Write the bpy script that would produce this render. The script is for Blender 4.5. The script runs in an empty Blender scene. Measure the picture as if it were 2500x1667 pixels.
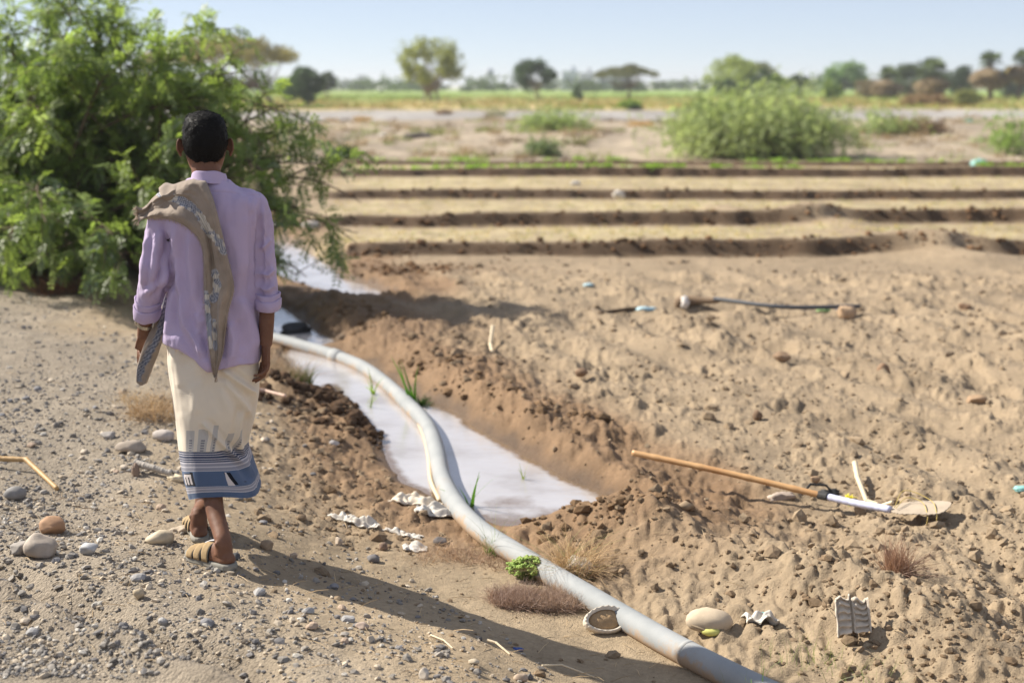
import bpy, math, random
import numpy as np
from mathutils import Vector, Matrix
from mathutils.bvhtree import BVHTree
random.seed(7)
RNG = np.random.default_rng(11)
SC = bpy.context.scene
COL = SC.collection
R = math.radians

# ------------------------------------------------------------------ camera maths (2500 x 1667 photo)
FPX, PITCH, CAMZ = 3472.0, R(10.25), 1.81
CP, SP = math.cos(PITCH), math.sin(PITCH)
K = 2500 / 2352.0

def ray(px, py):
    a = (px - 1250) / FPX; b = -(py - 833.5) / FPX
    return a, CP + b * SP, -SP + b * CP
def on_plane(px, py, z):            # photo point -> where its sight line meets height z
    d = ray(px, py); t = (z - CAMZ) / d[2]
    return np.array((d[0] * t, d[1] * t, z))
def on_depth(px, py, Y):            # photo point -> where its sight line meets the plane y = Y
    d = ray(px, py); t = Y / d[1]
    return np.array((d[0] * t, Y, CAMZ + d[2] * t))
def project(V):                     # world -> photo px
    V = np.asarray(V, float)
    y, z = V[..., 1], V[..., 2] - CAMZ
    depth = y * CP - z * SP; up = y * SP + z * CP
    return np.stack((1250 + FPX * V[..., 0] / depth, 833.5 - FPX * up / depth), -1)

# ------------------------------------------------------------------ noise
def _hash(ix, iy, iz, seed):
    h = (ix.astype(np.int64) * 374761393 + iy.astype(np.int64) * 668265263 + iz.astype(np.int64) * 2147483647 + seed * 974711) & 0xFFFFFFFF
    h = ((h ^ (h >> 13)) * 1274126177) & 0xFFFFFFFF
    h = ((h ^ (h >> 16)) * 2246822519) & 0xFFFFFFFF
    return ((h ^ (h >> 15)) & 0xFFFFFF) / float(0xFFFFFF) * 2 - 1
TAB = np.random.default_rng(5).uniform(-1, 1, (512, 512))
def vnoise2(x, y, seed=0):
    x = np.asarray(x, float); y = np.asarray(y, float)
    ix, iy = np.floor(x), np.floor(y); fx, fy = x - ix, y - iy; ix = ix.astype(np.int64); iy = iy.astype(np.int64)
    ux = fx * fx * fx * (fx * (fx * 6 - 15) + 10); uy = fy * fy * fy * (fy * (fy * 6 - 15) + 10)
    i0, j0 = (ix + seed * 131) & 511, (iy + seed * 71) & 511; i1, j1 = (i0 + 1) & 511, (j0 + 1) & 511
    a = TAB[i0, j0]; b = TAB[i1, j0]; c = TAB[i0, j1]; d = TAB[i1, j1]
    return (a * (1 - ux) + b * ux) * (1 - uy) + (c * (1 - ux) + d * ux) * uy
def fbm2(x, y, octs=4, seed=0, gain=.5):
    s = 0; a = 1.0; n = 0
    ca, sa = math.cos(.65), math.sin(.65)
    for k in range(octs):
        s = s + a * vnoise2(x, y, seed + k * 17); n += a
        x, y = (x * ca - y * sa) * 2.03 + 3.1, (x * sa + y * ca) * 2.03 + 1.7; a *= gain
    return s / n
def vnoise3(p, seed=0):
    i = np.floor(p); f = p - i; u = f * f * f * (f * (f * 6 - 15) + 10)
    r = 0
    for dx in (0, 1):
        for dy in (0, 1):
            for dz in (0, 1):
                w = (u[..., 0] if dx else 1 - u[..., 0]) * (u[..., 1] if dy else 1 - u[..., 1]) * (u[..., 2] if dz else 1 - u[..., 2])
                r = r + w * _hash(i[..., 0] + dx, i[..., 1] + dy, i[..., 2] + dz, seed)
    return r
def fbm3(p, octs=3, seed=0):
    s = 0; a = 1.0; n = 0
    for k in range(octs):
        s = s + a * vnoise3(p, seed + 31 * k); n += a; p = p * 2.07 + 1.3; a *= .5
    return s / n
def sstep(a, b, x):
    t = np.clip((x - a) / (b - a), 0, 1); return t * t * (3 - 2 * t)
def lerp(a, b, t): return a + (b - a) * t

# ------------------------------------------------------------------ mesh building
def build(name, V, F, mat, parent=None, smooth=True, col=None, uv=None, origin=None, mats=None, fmat=None):
    """V (n,3) world coords, F list of int arrays (m,3)/(m,4); local to the parent thing."""
    V = np.asarray(V, float)
    if isinstance(F, np.ndarray): F = [F]
    F = [np.asarray(f, np.int64) for f in F if len(f)]
    off = np.zeros(3)
    if origin is not None: off = np.asarray(origin, float)
    elif parent is not None: off = np.array(world_loc(parent))
    me = bpy.data.meshes.new(name)
    me.vertices.add(len(V)); me.vertices.foreach_set('co', (V - off).astype(np.float32).ravel())
    nl = sum(f.size for f in F); npoly = sum(len(f) for f in F)
    me.loops.add(nl); me.loops.foreach_set('vertex_index', np.concatenate([f.ravel() for f in F]).astype(np.int32))
    me.polygons.add(npoly)
    tot = np.concatenate([np.full(len(f), f.shape[1]) for f in F]); st = np.concatenate(([0], np.cumsum(tot)[:-1]))
    me.polygons.foreach_set('loop_start', st.astype(np.int32))
    try: me.polygons.foreach_set('loop_total', tot.astype(np.int32))
    except Exception: pass
    me.polygons.foreach_set('use_smooth', np.full(npoly, bool(smooth)))
    if fmat is not None: me.polygons.foreach_set('material_index', np.asarray(fmat, np.int32))
    me.update(calc_edges=True)
    if col is not None:
        c = np.ones((len(V), 4), np.float32); c[:, :3] = col
        a = me.color_attributes.new('Col', 'FLOAT_COLOR', 'POINT'); a.data.foreach_set('color', c.ravel())
    if uv is not None:
        l = me.uv_layers.new(name='UVMap'); idx = np.concatenate([f.ravel() for f in F])
        l.data.foreach_set('uv', np.asarray(uv, np.float32)[idx].ravel())
    for m in (mats or [mat]): me.materials.append(m)
    o = bpy.data.objects.new(name, me); COL.objects.link(o)
    if parent is not None: o.parent = parent; o.location = Vector(off) - Vector(world_loc(parent))
    else: o.location = off
    return o
def world_loc(o):
    v = Vector(o.location)
    while o.parent: o = o.parent; v = v + Vector(o.location)
    return v
def tag(o, label=None, cat=None, group=None, kind=None):
    if label: o['label'] = label
    if cat: o['category'] = cat
    if group: o['group'] = group
    if kind: o['kind'] = kind
    return o
def thing(name, loc, label, cat, group=None):
    o = bpy.data.objects.new(name, None); COL.objects.link(o); o.location = [float(v) for v in loc]; o.empty_display_size = .2
    return tag(o, label, cat, group)
def copy_tree(o, parent=None):
    c = o.copy(); COL.objects.link(c)
    if parent is not None: c.parent = parent
    for ch in o.children: copy_tree(ch, c)
    return c

class MB:
    """collects shapes into one mesh"""
    def __init__(s): s.V = []; s.F = []; s.C = []; s.n = 0
    def add(s, V, F, col=None):
        V = np.asarray(V, float)
        if isinstance(F, np.ndarray): F = [F]
        for f in F:
            if len(f): s.F.append(np.asarray(f, np.int64) + s.n)
        s.V.append(V)
        if col is not None:
            c = np.broadcast_to(np.asarray(col, float), (len(V), 3)); s.C.append(c)
        s.n += len(V)
    def tri_quads(s):
        t = [f for f in s.F if f.shape[1] == 3]; q = [f for f in s.F if f.shape[1] == 4]
        return ([np.concatenate(t)] if t else []) + ([np.concatenate(q)] if q else [])
    def data(s): return np.concatenate(s.V), s.tri_quads()
    def build(s, name, mat, parent=None, smooth=True, **k):
        V, F = s.data(); c = np.concatenate(s.C) if s.C else None
        return build(name, V, F, mat, parent, smooth, col=c, **k)

def frames(P):
    P = np.asarray(P, float); n = len(P)
    T = np.gradient(P, axis=0); T /= np.linalg.norm(T, axis=1, keepdims=True) + 1e-12
    N = np.zeros_like(P)
    a = np.array((0, 0, 1.0)) if abs(T[0, 2]) < .9 else np.array((0, 1.0, 0))
    v = np.cross(a, T[0]); N[0] = v / np.linalg.norm(v)
    for i in range(1, n):
        v = N[i - 1] - T[i] * np.dot(N[i - 1], T[i]); N[i] = v / (np.linalg.norm(v) + 1e-12)
    return T, N, np.cross(T, N)
def tube(P, r, n=8, cap=True, ry=None):
    P = np.asarray(P, float); m = len(P); r = np.broadcast_to(np.asarray(r, float), (m,)); ry = r if ry is None else np.broadcast_to(np.asarray(ry, float), (m,))
    T, N, B = frames(P)
    th = np.arange(n) / n * 2 * np.pi
    V = P[:, None] + (np.cos(th)[None, :, None] * N[:, None] * r[:, None, None] + np.sin(th)[None, :, None] * B[:, None] * ry[:, None, None])
    V = V.reshape(-1, 3)
    F = grid_faces(m, n, wrap=True)
    Fs = [F]
    if cap:
        V = np.concatenate((V, P[:1], P[-1:])); a = m * n
        i = np.arange(n); j = (i + 1) % n
        Fs.append(np.stack((np.full(n, a), j, i), 1)); k = (m - 1) * n
        Fs.append(np.stack((np.full(n, a + 1), k + i, k + j), 1))
    return V, Fs
def grid_faces(m, n, wrap=False):
    i = np.arange(m - 1)[:, None]; j = np.arange(n if wrap else n - 1)[None, :]; j2 = (j + 1) % n
    f = np.stack(np.broadcast_arrays(i * n + j, i * n + j2, (i + 1) * n + j2, (i + 1) * n + j), -1)
    return f.reshape(-1, 4)
def smooth_path(P, n):
    """Catmull-Rom resample of control points"""
    P = np.asarray(P, float); m = len(P)
    Q = np.vstack((2 * P[0] - P[1], P, 2 * P[-1] - P[-2]))
    t = np.linspace(0, m - 1 - 1e-9, n); i = t.astype(int); u = (t - i)[:, None]
    p0, p1, p2, p3 = Q[i], Q[i + 1], Q[i + 2], Q[i + 3]
    return .5 * (2 * p1 + (p2 - p0) * u + (2 * p0 - 5 * p1 + 4 * p2 - p3) * u ** 2 + (3 * p1 - p0 - 3 * p2 + p3) * u ** 3)
def loft(rings, cap=True):
    """rings (m,n,3) closed rings"""
    rings = np.asarray(rings, float); m, n = rings.shape[:2]
    V = rings.reshape(-1, 3); Fs = [grid_faces(m, n, True)]
    if cap:
        V = np.concatenate((V, rings[0].mean(0)[None], rings[-1].mean(0)[None])); a = m * n; i = np.arange(n); j = (i + 1) % n
        Fs.append(np.stack((np.full(n, a), j, i), 1)); Fs.append(np.stack((np.full(n, a + 1), a - n + i, a - n + j), 1))
    return V, Fs
def ico(sub=1):
    import bmesh
    bm = bmesh.new(); bmesh.ops.create_icosphere(bm, subdivisions=sub, radius=1)
    V = np.array([v.co[:] for v in bm.verts]); F = np.array([[v.index for v in f.verts] for f in bm.faces]); bm.free()
    return V, F
ICO1, ICO2, ICO3 = ico(1), ico(2), ico(3)
def rotz(a):
    c, s = math.cos(a), math.sin(a); return np.array(((c, -s, 0), (s, c, 0), (0, 0, 1.0)))
def rand_rot(rng):
    q = rng.normal(size=4); q /= np.linalg.norm(q); w, x, y, z = q
    return np.array(((1 - 2 * (y * y + z * z), 2 * (x * y - z * w), 2 * (x * z + y * w)), (2 * (x * y + z * w), 1 - 2 * (x * x + z * z), 2 * (y * z - x * w)), (2 * (x * z - y * w), 2 * (y * z + x * w), 1 - 2 * (x * x + y * y))))
def rock_shape(rng, base=ICO1, rough=.35, angular=5):
    V, F = base; V = V.copy()
    for _ in range(angular):                       # chop flat facets
        d = rng.normal(size=3); d /= np.linalg.norm(d); k = rng.uniform(.55, .9)
        h = V @ d; V -= np.where(h > k, (h - k), 0)[:, None] * d
    V *= 1 + rough * .35 * vnoise3(V * 1.9 + rng.uniform(0, 50, 3), 3)[:, None]
    return V, F
def remesh(V, F, voxel, smooth_it=2, adapt=0):
    o = build('tmp', V, F, None) if False else None
    me = bpy.data.meshes.new('tmp'); 
    faces = [tuple(int(i) for i in r) for f in F for r in f]
    me.from_pydata([tuple(v) for v in V], [], faces); me.update()
    ob = bpy.data.objects.new('tmp', me); COL.objects.link(ob)
    md = ob.modifiers.new('r', 'REMESH'); md.mode = 'VOXEL'; md.voxel_size = voxel; md.adaptivity = adapt
    dg = bpy.context.evaluated_depsgraph_get(); dg.update()
    m2 = bpy.data.meshes.new_from_object(ob.evaluated_get(dg))
    n = len(m2.vertices); V2 = np.empty(n * 3, np.float32); m2.vertices.foreach_get('co', V2); V2 = V2.reshape(-1, 3).astype(float)
    tot = np.empty(len(m2.polygons), np.int32); m2.polygons.foreach_get('loop_total', tot)
    li = np.empty(len(m2.loops), np.int32); m2.loops.foreach_get('vertex_index', li)
    st = np.concatenate(([0], np.cumsum(tot)[:-1]))
    F2 = []
    for k in (3, 4):
        w = np.where(tot == k)[0]
        if len(w): F2.append(np.stack([li[st[w] + i] for i in range(k)], 1))
    bpy.data.objects.remove(ob); bpy.data.meshes.remove(me); bpy.data.meshes.remove(m2)
    V2 = laplace(V2, F2, smooth_it)
    return V2, F2
def edges_of(F):
    E = np.concatenate([np.stack((f[:, i], f[:, (i + 1) % f.shape[1]]), 1) for f in F for i in range(f.shape[1])])
    return E
def laplace(V, F, it, lam=.5):
    if it <= 0: return V
    E = edges_of(F); n = len(V)
    a = np.concatenate((E[:, 0], E[:, 1])); b = np.concatenate((E[:, 1], E[:, 0]))
    cnt = np.bincount(a, minlength=n)[:, None] + 1e-9
    for _ in range(it):
        S = np.stack([np.bincount(a, weights=V[b, k], minlength=n) for k in range(3)], 1) / cnt
        V = V + lam * (S - V)
    return V
def vnormals(V, F):
    N = np.zeros_like(V)
    for f in F:
        fn = np.cross(V[f[:, 1]] - V[f[:, 0]], V[f[:, 2]] - V[f[:, 0]])
        for i in range(f.shape[1]):
            for k in range(3): N[:, k] += np.bincount(f[:, i], weights=fn[:, k], minlength=len(V))
    return N / (np.linalg.norm(N, axis=1, keepdims=True) + 1e-12)
def seg_dist(P, A, B):
    A = np.asarray(A, float); B = np.asarray(B, float); d = B - A
    t = np.clip(((P - A) @ d) / (d @ d + 1e-12), 0, 1); q = A + t[:, None] * d
    return np.linalg.norm(P - q, axis=1), t
def poly_path_dist(P, path):
    """distance, signed side (+ = left of travel), arclength fraction to 2D polyline"""
    best = np.full(len(P), 1e9); side = np.zeros(len(P)); arc = np.zeros(len(P)); L = 0
    path = np.asarray(path, float)
    for i in range(len(path) - 1):
        A, B = path[i], path[i + 1]; d, t = seg_dist(P, A, B); e = B - A; l = np.linalg.norm(e)
        s = e[0] * (P[:, 1] - A[1]) - e[1] * (P[:, 0] - A[0])
        m = d < best; best[m] = d[m]; side[m] = np.sign(s[m]); arc[m] = L + t[m] * l; L += l
    return best, side, arc
def poly_sdf(P, poly):
    poly = np.asarray(poly, float); best = np.full(len(P), 1e9); inside = np.zeros(len(P), bool)
    n = len(poly)
    for i in range(n):
        A, B = poly[i], poly[(i + 1) % n]; d, _ = seg_dist(P, A, B); best = np.minimum(best, d)
        if abs(B[1] - A[1]) > 1e-12:
            c = ((A[1] > P[:, 1]) != (B[1] > P[:, 1])) & (P[:, 0] < (B[0] - A[0]) * (P[:, 1] - A[1]) / (B[1] - A[1]) + A[0])
            inside ^= c
    return np.where(inside, -best, best)

# ------------------------------------------------------------------ materials
def new_mat(name):
    m = bpy.data.materials.new(name); m.use_nodes = True; nt = m.node_tree; nt.nodes.clear()
    out = nt.nodes.new('ShaderNodeOutputMaterial'); b = nt.nodes.new('ShaderNodeBsdfPrincipled')
    nt.links.new(b.outputs[0], out.inputs[0])
    return m, nt, b, out
def nd(nt, typ, **k):
    n = nt.nodes.new(typ)
    for a, v in k.items():
        if a == 'ins':
            for i, x in v.items():
                if hasattr(x, 'is_output') or isinstance(x, bpy.types.NodeSocket): nt.links.new(x, n.inputs[i])
                else: n.inputs[i].default_value = x
        else: setattr(n, a, v)
    return n
def math_n(nt, op, a, b=None, c=None, clamp=False):
    n = nd(nt, 'ShaderNodeMath', operation=op, use_clamp=clamp)
    for i, x in enumerate((a, b, c)):
        if x is None: continue
        if isinstance(x, bpy.types.NodeSocket): nt.links.new(x, n.inputs[i])
        else: n.inputs[i].default_value = x
    return n.outputs[0]
def mix_n(nt, fac, a, b, mode='MIX'):
    n = nd(nt, 'ShaderNodeMix', data_type='RGBA', blend_type=mode)
    for s, x in ((n.inputs[0], fac), (n.inputs[6], a), (n.inputs[7], b)):
        if isinstance(x, bpy.types.NodeSocket): nt.links.new(x, s)
        elif isinstance(x, (tuple, list)): s.default_value = (*x[:3], 1)
        else: s.default_value = x
    return n.outputs[2]
def noise_n(nt, vec, scale, detail=4, rough=.55):
    n = nd(nt, 'ShaderNodeTexNoise'); n.inputs['Scale'].default_value = scale; n.inputs['Detail'].default_value = detail; n.inputs['Roughness'].default_value = rough
    if vec is not None: nt.links.new(vec, n.inputs['Vector'])
    return n.outputs['Fac']
def ramp_n(nt, fac, stops, interp='LINEAR'):
    n = nd(nt, 'ShaderNodeValToRGB'); cr = n.color_ramp; cr.interpolation = interp
    while len(cr.elements) < len(stops): cr.elements.new(.5)
    for e, (p, c) in zip(cr.elements, stops): e.position = p; e.color = (*c, 1) if len(c) == 3 else c
    nt.links.new(fac, n.inputs[0]); return n.outputs[0]
def pos_n(nt): return nd(nt, 'ShaderNodeNewGeometry').outputs['Position']
def obj_n(nt): return nd(nt, 'ShaderNodeTexCoord').outputs['Object']
def bump_n(nt, h, strength, dist, normal=None):
    n = nd(nt, 'ShaderNodeBump'); n.inputs['Strength'].default_value = strength; n.inputs['Distance'].default_value = dist
    nt.links.new(h, n.inputs['Height'])
    if normal is not None: nt.links.new(normal, n.inputs['Normal'])
    return n.outputs[0]
def simple_mat(name, col, rough=.7, var=.25, scale=30, bump=.3, bdist=.003, spec=.3, metal=0, usecol=False):
    """a colour broken up by noise, with fine bump"""
    m, nt, b, out = new_mat(name); p = obj_n(nt)
    n1 = noise_n(nt, p, scale, 5); n2 = noise_n(nt, p, scale * .17, 3)
    if usecol: c = nd(nt, 'ShaderNodeVertexColor', layer_name='Col').outputs[0]
    else: c = None
    f = math_n(nt, 'ADD', math_n(nt, 'MULTIPLY', n1, .6), math_n(nt, 'MULTIPLY', n2, .6))
    mul = math_n(nt, 'ADD', math_n(nt, 'MULTIPLY', math_n(nt, 'SUBTRACT', f, .6), var * 4), 1.0)
    base = mix_n(nt, 1.0, c if c is not None else col, nd(nt, 'ShaderNodeCombineColor', ins={0: mul, 1: mul, 2: mul}).outputs[0], 'MULTIPLY')
    nt.links.new(base, b.inputs['Base Color']); b.inputs['Roughness'].default_value = rough; b.inputs['Specular IOR Level'].default_value = spec; b.inputs['Metallic'].default_value = metal
    if bump: nt.links.new(bump_n(nt, n1, bump, bdist), b.inputs['Normal'])
    return m
def leaf_mat(name, col=None, trans=.35, rough=.45, tcol=(1.35, 1.5, .7), spec=.35):
    """leaf: vertex colour x noise, light also comes through"""
    m, nt, b, out = new_mat(name)
    c = nd(nt, 'ShaderNodeVertexColor', layer_name='Col').outputs[0] if col is None else mix_n(nt, 0.0, col, col)
    nt.links.new(c, b.inputs['Base Color']); b.inputs['Roughness'].default_value = rough; b.inputs['Specular IOR Level'].default_value = spec
    t = nd(nt, 'ShaderNodeBsdfTranslucent'); nt.links.new(mix_n(nt, 1.0, c, tcol, 'MULTIPLY'), t.inputs[0])
    mx = nd(nt, 'ShaderNodeMixShader'); mx.inputs[0].default_value = trans
    nt.links.new(b.outputs[0], mx.inputs[1]); nt.links.new(t.outputs[0], mx.inputs[2]); nt.links.new(mx.outputs[0], out.inputs[0])
    return m

# ------------------------------------------------------------------ camera, sky, sun
cam = bpy.data.cameras.new('camera'); co = bpy.data.objects.new('camera', cam); COL.objects.link(co)
co.location = (0, 0, CAMZ); co.rotation_euler = (R(90) - PITCH, 0, 0)
cam.sensor_width = 36; cam.lens = FPX / 2500 * 36; cam.clip_start = .1; cam.clip_end = 6000
cam.dof.use_dof = True; cam.dof.focus_distance = 5.35; cam.dof.aperture_fstop = 1.9; cam.dof.aperture_blades = 8
SC.camera = co
SUN_EL = R(38); SUN_DIR = np.array((-math.cos(SUN_EL) * .925, math.cos(SUN_EL) * .380, math.sin(SUN_EL)))
w = bpy.data.worlds.new('World'); SC.world = w; w.use_nodes = True; nt = w.node_tree; nt.nodes.clear()
sky = nt.nodes.new('ShaderNodeTexSky'); sky.sky_type = 'NISHITA'; sky.sun_disc = False
sky.sun_elevation = SUN_EL; sky.sun_rotation = math.atan2(SUN_DIR[0], SUN_DIR[1]); sky.altitude = 2000; sky.air_density = .66; sky.dust_density = .05; sky.ozone_density = .9
bg = nt.nodes.new('ShaderNodeBackground'); bg.inputs[1].default_value = .072
wo = nt.nodes.new('ShaderNodeOutputWorld'); dusty = nt.nodes.new('ShaderNodeMix'); dusty.data_type = 'RGBA'; dusty.inputs[0].default_value = .5; dusty.inputs[7].default_value = (5.7, 6.0, 6.9, 1)   # dust in the air greys the blue
nt.links.new(sky.outputs[0], dusty.inputs[6]); nt.links.new(dusty.outputs[2], bg.inputs[0]); nt.links.new(bg.outputs[0], wo.inputs[0])
sl = bpy.data.lights.new('sun', 'SUN'); sl.energy = 5.0; sl.angle = R(.6); sl.color = (1, .93, .82)
so = bpy.data.objects.new('sun', sl); COL.objects.link(so); so.rotation_euler = Vector(SUN_DIR).to_track_quat('Z', 'Y').to_euler(); so.location = (-20, 12, 20)
SC.view_settings.view_transform = 'Standard'; SC.view_settings.look = 'None'; SC.view_settings.gamma = 1; SC.view_settings.exposure = .84
SC.render.engine = 'CYCLES'; SC.cycles.use_denoising = True; SC.cycles.max_bounces = 8; SC.cycles.transparent_max_bounces = 8
SC.cycles.volume_bounces = 0; SC.cycles.caustics_reflective = False; SC.cycles.caustics_refractive = False
try: SC.cycles.denoiser = 'OPENIMAGEDENOISE'; SC.cycles.denoising_input_passes = 'RGB_ALBEDO_NORMAL'
except Exception: pass

# ------------------------------------------------------------------ terrain layout
ZW = -.27                                   # water level; the man's feet stand at z = 0
def px_poly(pts, z): return np.array([on_plane(x * K, y * K, z)[:2] for x, y in pts])
PIPE_PX = [(560, 772), (630, 783), (690, 795), (760, 812), (830, 840), (890, 882), (940, 930), (983, 978), (1004, 1040), (1016, 1100), (1046, 1165), (1102, 1225), (1190, 1283), (1300, 1347), (1420, 1418), (1530, 1482), (1650, 1545), (1790, 1612), (1990, 1700)]
PIPE_XY = px_poly(PIPE_PX, -.235)
POOLS = [px_poly(p, ZW) for p in (
    [(560, 500), (632, 545), (700, 572), (742, 598), (775, 622), (790, 640), (862, 660), (912, 680), (885, 694), (835, 706), (790, 692), (740, 674), (700, 657), (655, 640), (600, 610), (520, 560)],
    [(600, 690), (632, 695), (680, 724), (712, 752), (755, 770), (800, 793), (745, 800), (690, 792), (630, 775), (585, 745)],
    [(640, 785), (672, 850), (700, 903), (735, 912), (752, 885), (800, 925), (832, 960), (870, 1000), (895, 1055), (930, 1110), (975, 1137), (1040, 1165), (1095, 1200), (1165, 1217), (1240, 1208), (1270, 1196), (1340, 1196), (1440, 1186), (1400, 1150), (1330, 1108), (1243, 1058), (1156, 1018), (1094, 983), (1030, 943), (976, 920), (912, 880), (845, 842), (760, 812), (700, 793)])]
CH_DIR = POOLS[2][-1] - PIPE_XY[14]; CH_DIR /= np.linalg.norm(CH_DIR)
CENTRE = np.vstack((PIPE_XY[-1] + (PIPE_XY[-1] - PIPE_XY[-2]) * 4, PIPE_XY[::-1], [[-2.2, 12.3], [-2.1, 14.2], [-2.9, 17.5], [-5, 22.0], [-9, 28]]))
FOOT_XY = [on_plane(510, 1367, 0)[:2], on_plane(480, 1295, 0)[:2]]
BUNDS = [16.45, 20.2, 24.9, 31.0, 35.2]

def water_sdf(P):
    sd = np.minimum.reduce([poly_sdf(P, q) for q in POOLS])
    return sd + .035 * fbm2(P[:, 0] * 5, P[:, 1] * 3.4, 3, 5) + .03 * vnoise2(P[:, 0] * 1.7, P[:, 1] * 1.3, 9)
def bund_line(k, x):                     # y of bund k at x
    return BUNDS[k] + .35 * vnoise2(x * .16 + k * 9, x * 0 + k, 40 + k) + .10 * vnoise2(x * .9 + k * 9, x * 0, 50 + k) + (.02 * x if k < 2 else 0)
def terrain(P, fine=True):
    """height and albedo at P (n,2)"""
    x, y = P[:, 0], P[:, 1]; n = len(P)
    r = np.hypot(x, y)
    d, side, arc = poly_path_dist(P, CENTRE)
    s = d * side                              # path runs away from the camera: + = left bank
    sd = np.full(n, 9.0); m = (r < 26); sd[m] = water_sdf(P[m])
    left = s > 0
    zl = np.interp(s + .08 * vnoise2(x * 1.1, y * 1.1, 3), [0, .25, .4, .55, .7, .85, 1.0, 1.15, 1.3, 1.5, 2, 4], [-.25, -.246, -.235, -.21, -.17, -.125, -.08, -.04, -.015, .005, .03, .11]) + .05 * vnoise2(x * .6, y * .6, 8) * sstep(.8, 2.2, s)
    zr = ZW + .02 + .10 * sstep(0, .7, -s)
    # spoil ridge on the field side of the ditch
    t = -s - np.interp(y, [4, 5.5, 7, 9, 11, 13, 16], [.85, .72, .60, .42, .48, .4, .9])
    zr = zr + .085 * np.exp(-(t / .21) ** 2) * sstep(3.6, 5.5, y) * (1 - sstep(9.5, 11.8, y)) * (1 + .5 * vnoise2(x * 2, y * 2, 13))
    z = np.where(left, zl, zr)
    # the spoil bar between the two pools behind the man
    A, B = on_plane(640 * K, 665 * K, -.2)[:2], on_plane(960 * K, 778 * K, -.2)[:2]
    bd, bt = seg_dist(P, A, B)
    z = z + .06 * np.exp(-(bd / np.interp(bt, [0, 1], [.45, .35])) ** 2) * (1 + .35 * vnoise2(x * 3, y * 2, 21))
    # clod bank that juts into the water on the near side
    A, B = on_plane(690 * K, 930 * K, -.22)[:2], on_plane(800 * K, 905 * K, -.22)[:2]
    cd, _ = seg_dist(P, A, B); C2 = on_plane(850 * K, 1000 * K, -.22)[:2]; cd2, _ = seg_dist(P, B, C2)
    cl = np.exp(-(cd / .22) ** 2) * .13 + np.exp(-(cd2 / .2) ** 2) * .07
    z = z + cl * (.8 + .8 * np.abs(vnoise2(x * 6, y * 5, 33)))
    field = (~left) & (sd > 0)
    fmask = np.where(left, 0, sstep(.3, 1.3, -s)) * (1 - sstep(35.5, 37, y))
    # field micro relief: lumps, plough streaks along the ditch, footprints
    u = x * CH_DIR[0] + y * CH_DIR[1]; v = x * CH_DIR[1] - y * CH_DIR[0]
    near = 1 - sstep(14.5, 15.5, y)
    lump = np.clip(fbm2(x * 9.5, y * 7.5, 4, 60, .7), -.05, 1) * .042 + fbm2(x * 1.5, y * 1.2, 3, 61) * .05 + .04 * sstep(.22, .55, fbm2(x * 3.6, y * 3.0, 4, 62, .65)) - .02
    plough = .040 * np.sin(v * 11 + 2.2 * vnoise2(u * .6, v * .9, 71)) * (.5 + .5 * vnoise2(u * .5, v * 1.1, 72))
    pits = -.05 * sstep(.45, .7, vnoise2(x * 3.4, y * 2.7, 75))
    z = z + fmask * (lump * (.25 + .75 * near) + (plough * .8 + pits * .6) * near)
    # left bank relief
    lmask = np.where(left, sstep(.1, .6, s), 0)
    z = z + lmask * (.014 * fbm2(x * 6, y * 5, 3, 80) + .02 * fbm2(x * 1.6, y * 1.6, 2, 81))
    spoil = np.where(left, (1 - sstep(.35, 1.35, s)) * sstep(5.7, 6.7, y), 1 - sstep(.2, 1.2, t)) * sstep(.0, .25, sd)
    z = z + np.where(y < 14, spoil, 0) * (.05 * np.clip(fbm2(x * 9, y * 7, 4, 84), -.1, 1) + .025 * np.abs(vnoise2(x * 19, y * 15, 85)))
    # wheel rut at the lower left of the bank
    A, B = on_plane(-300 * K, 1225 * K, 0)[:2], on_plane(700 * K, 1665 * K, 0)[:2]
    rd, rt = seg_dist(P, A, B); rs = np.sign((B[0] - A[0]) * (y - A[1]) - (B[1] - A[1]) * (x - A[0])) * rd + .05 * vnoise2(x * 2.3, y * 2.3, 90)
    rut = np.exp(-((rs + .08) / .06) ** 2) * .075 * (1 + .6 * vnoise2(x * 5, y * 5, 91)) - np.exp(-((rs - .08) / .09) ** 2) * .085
    z = z + np.where(left, rut, 0)
    # irrigation bunds: steep face to the camera, flat basin behind
    straw = np.zeros(n); fresh_shade = np.zeros(n)
    z0 = z.copy()
    for k in range(len(BUNDS)):
        q = y - bund_line(k, x) ; hgt = (.17, .19, .16, .20, .11)[k] * (.9 + .22 * vnoise2(x * .5, x * 0 + k * 3.3, 95 + k))
        lim = sstep(-3.2 - k * .55, -1.6 - k * .55, x)
        rag = .07 * vnoise2(x * 3.2, y * 1.5, 100 + k)
        up = sstep(-.20, .03, q + rag * 1.3); dn = 1 - sstep(.16, .75, q + rag)
        z = z + lim * hgt * up * dn
        fresh_shade = np.maximum(fresh_shade, lim * sstep(-.26, -.16, q + rag) * (1 - sstep(.0, .09, q + rag)))
        if k < 4: straw = np.maximum(straw, lim * sstep(.05, .35, q) * (1 - sstep(-.65, -.3, y - bund_line(k + 1, x))))
    # sand spits that cross two bunds on the right
    for (a, b, wd, hh) in (((1650, 478), (1960, 512), .35, .12), ((1960, 532), (2230, 590), .5, .13)):
        A, B = on_plane(a[0] * K, a[1] * K, -.1)[:2], on_plane(b[0] * K, b[1] * K, -.1)[:2]
        sdn, _ = seg_dist(P, A, B); e = np.exp(-(sdn / wd) ** 2); z = z + hh * e * .8; fresh_shade = fresh_shade * (1 - e); straw = straw * (1 - e)
    # trench edge just beyond the last bund and the sandy rise behind it
    z = z + .5 * sstep(37, 48, y) * (.8 + .3 * vnoise2(x * .12, y * .09, 120)) - .25 * sstep(60, 75, y)
    rough = sstep(36, 40, y) * (1 - sstep(70, 80, y))
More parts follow.
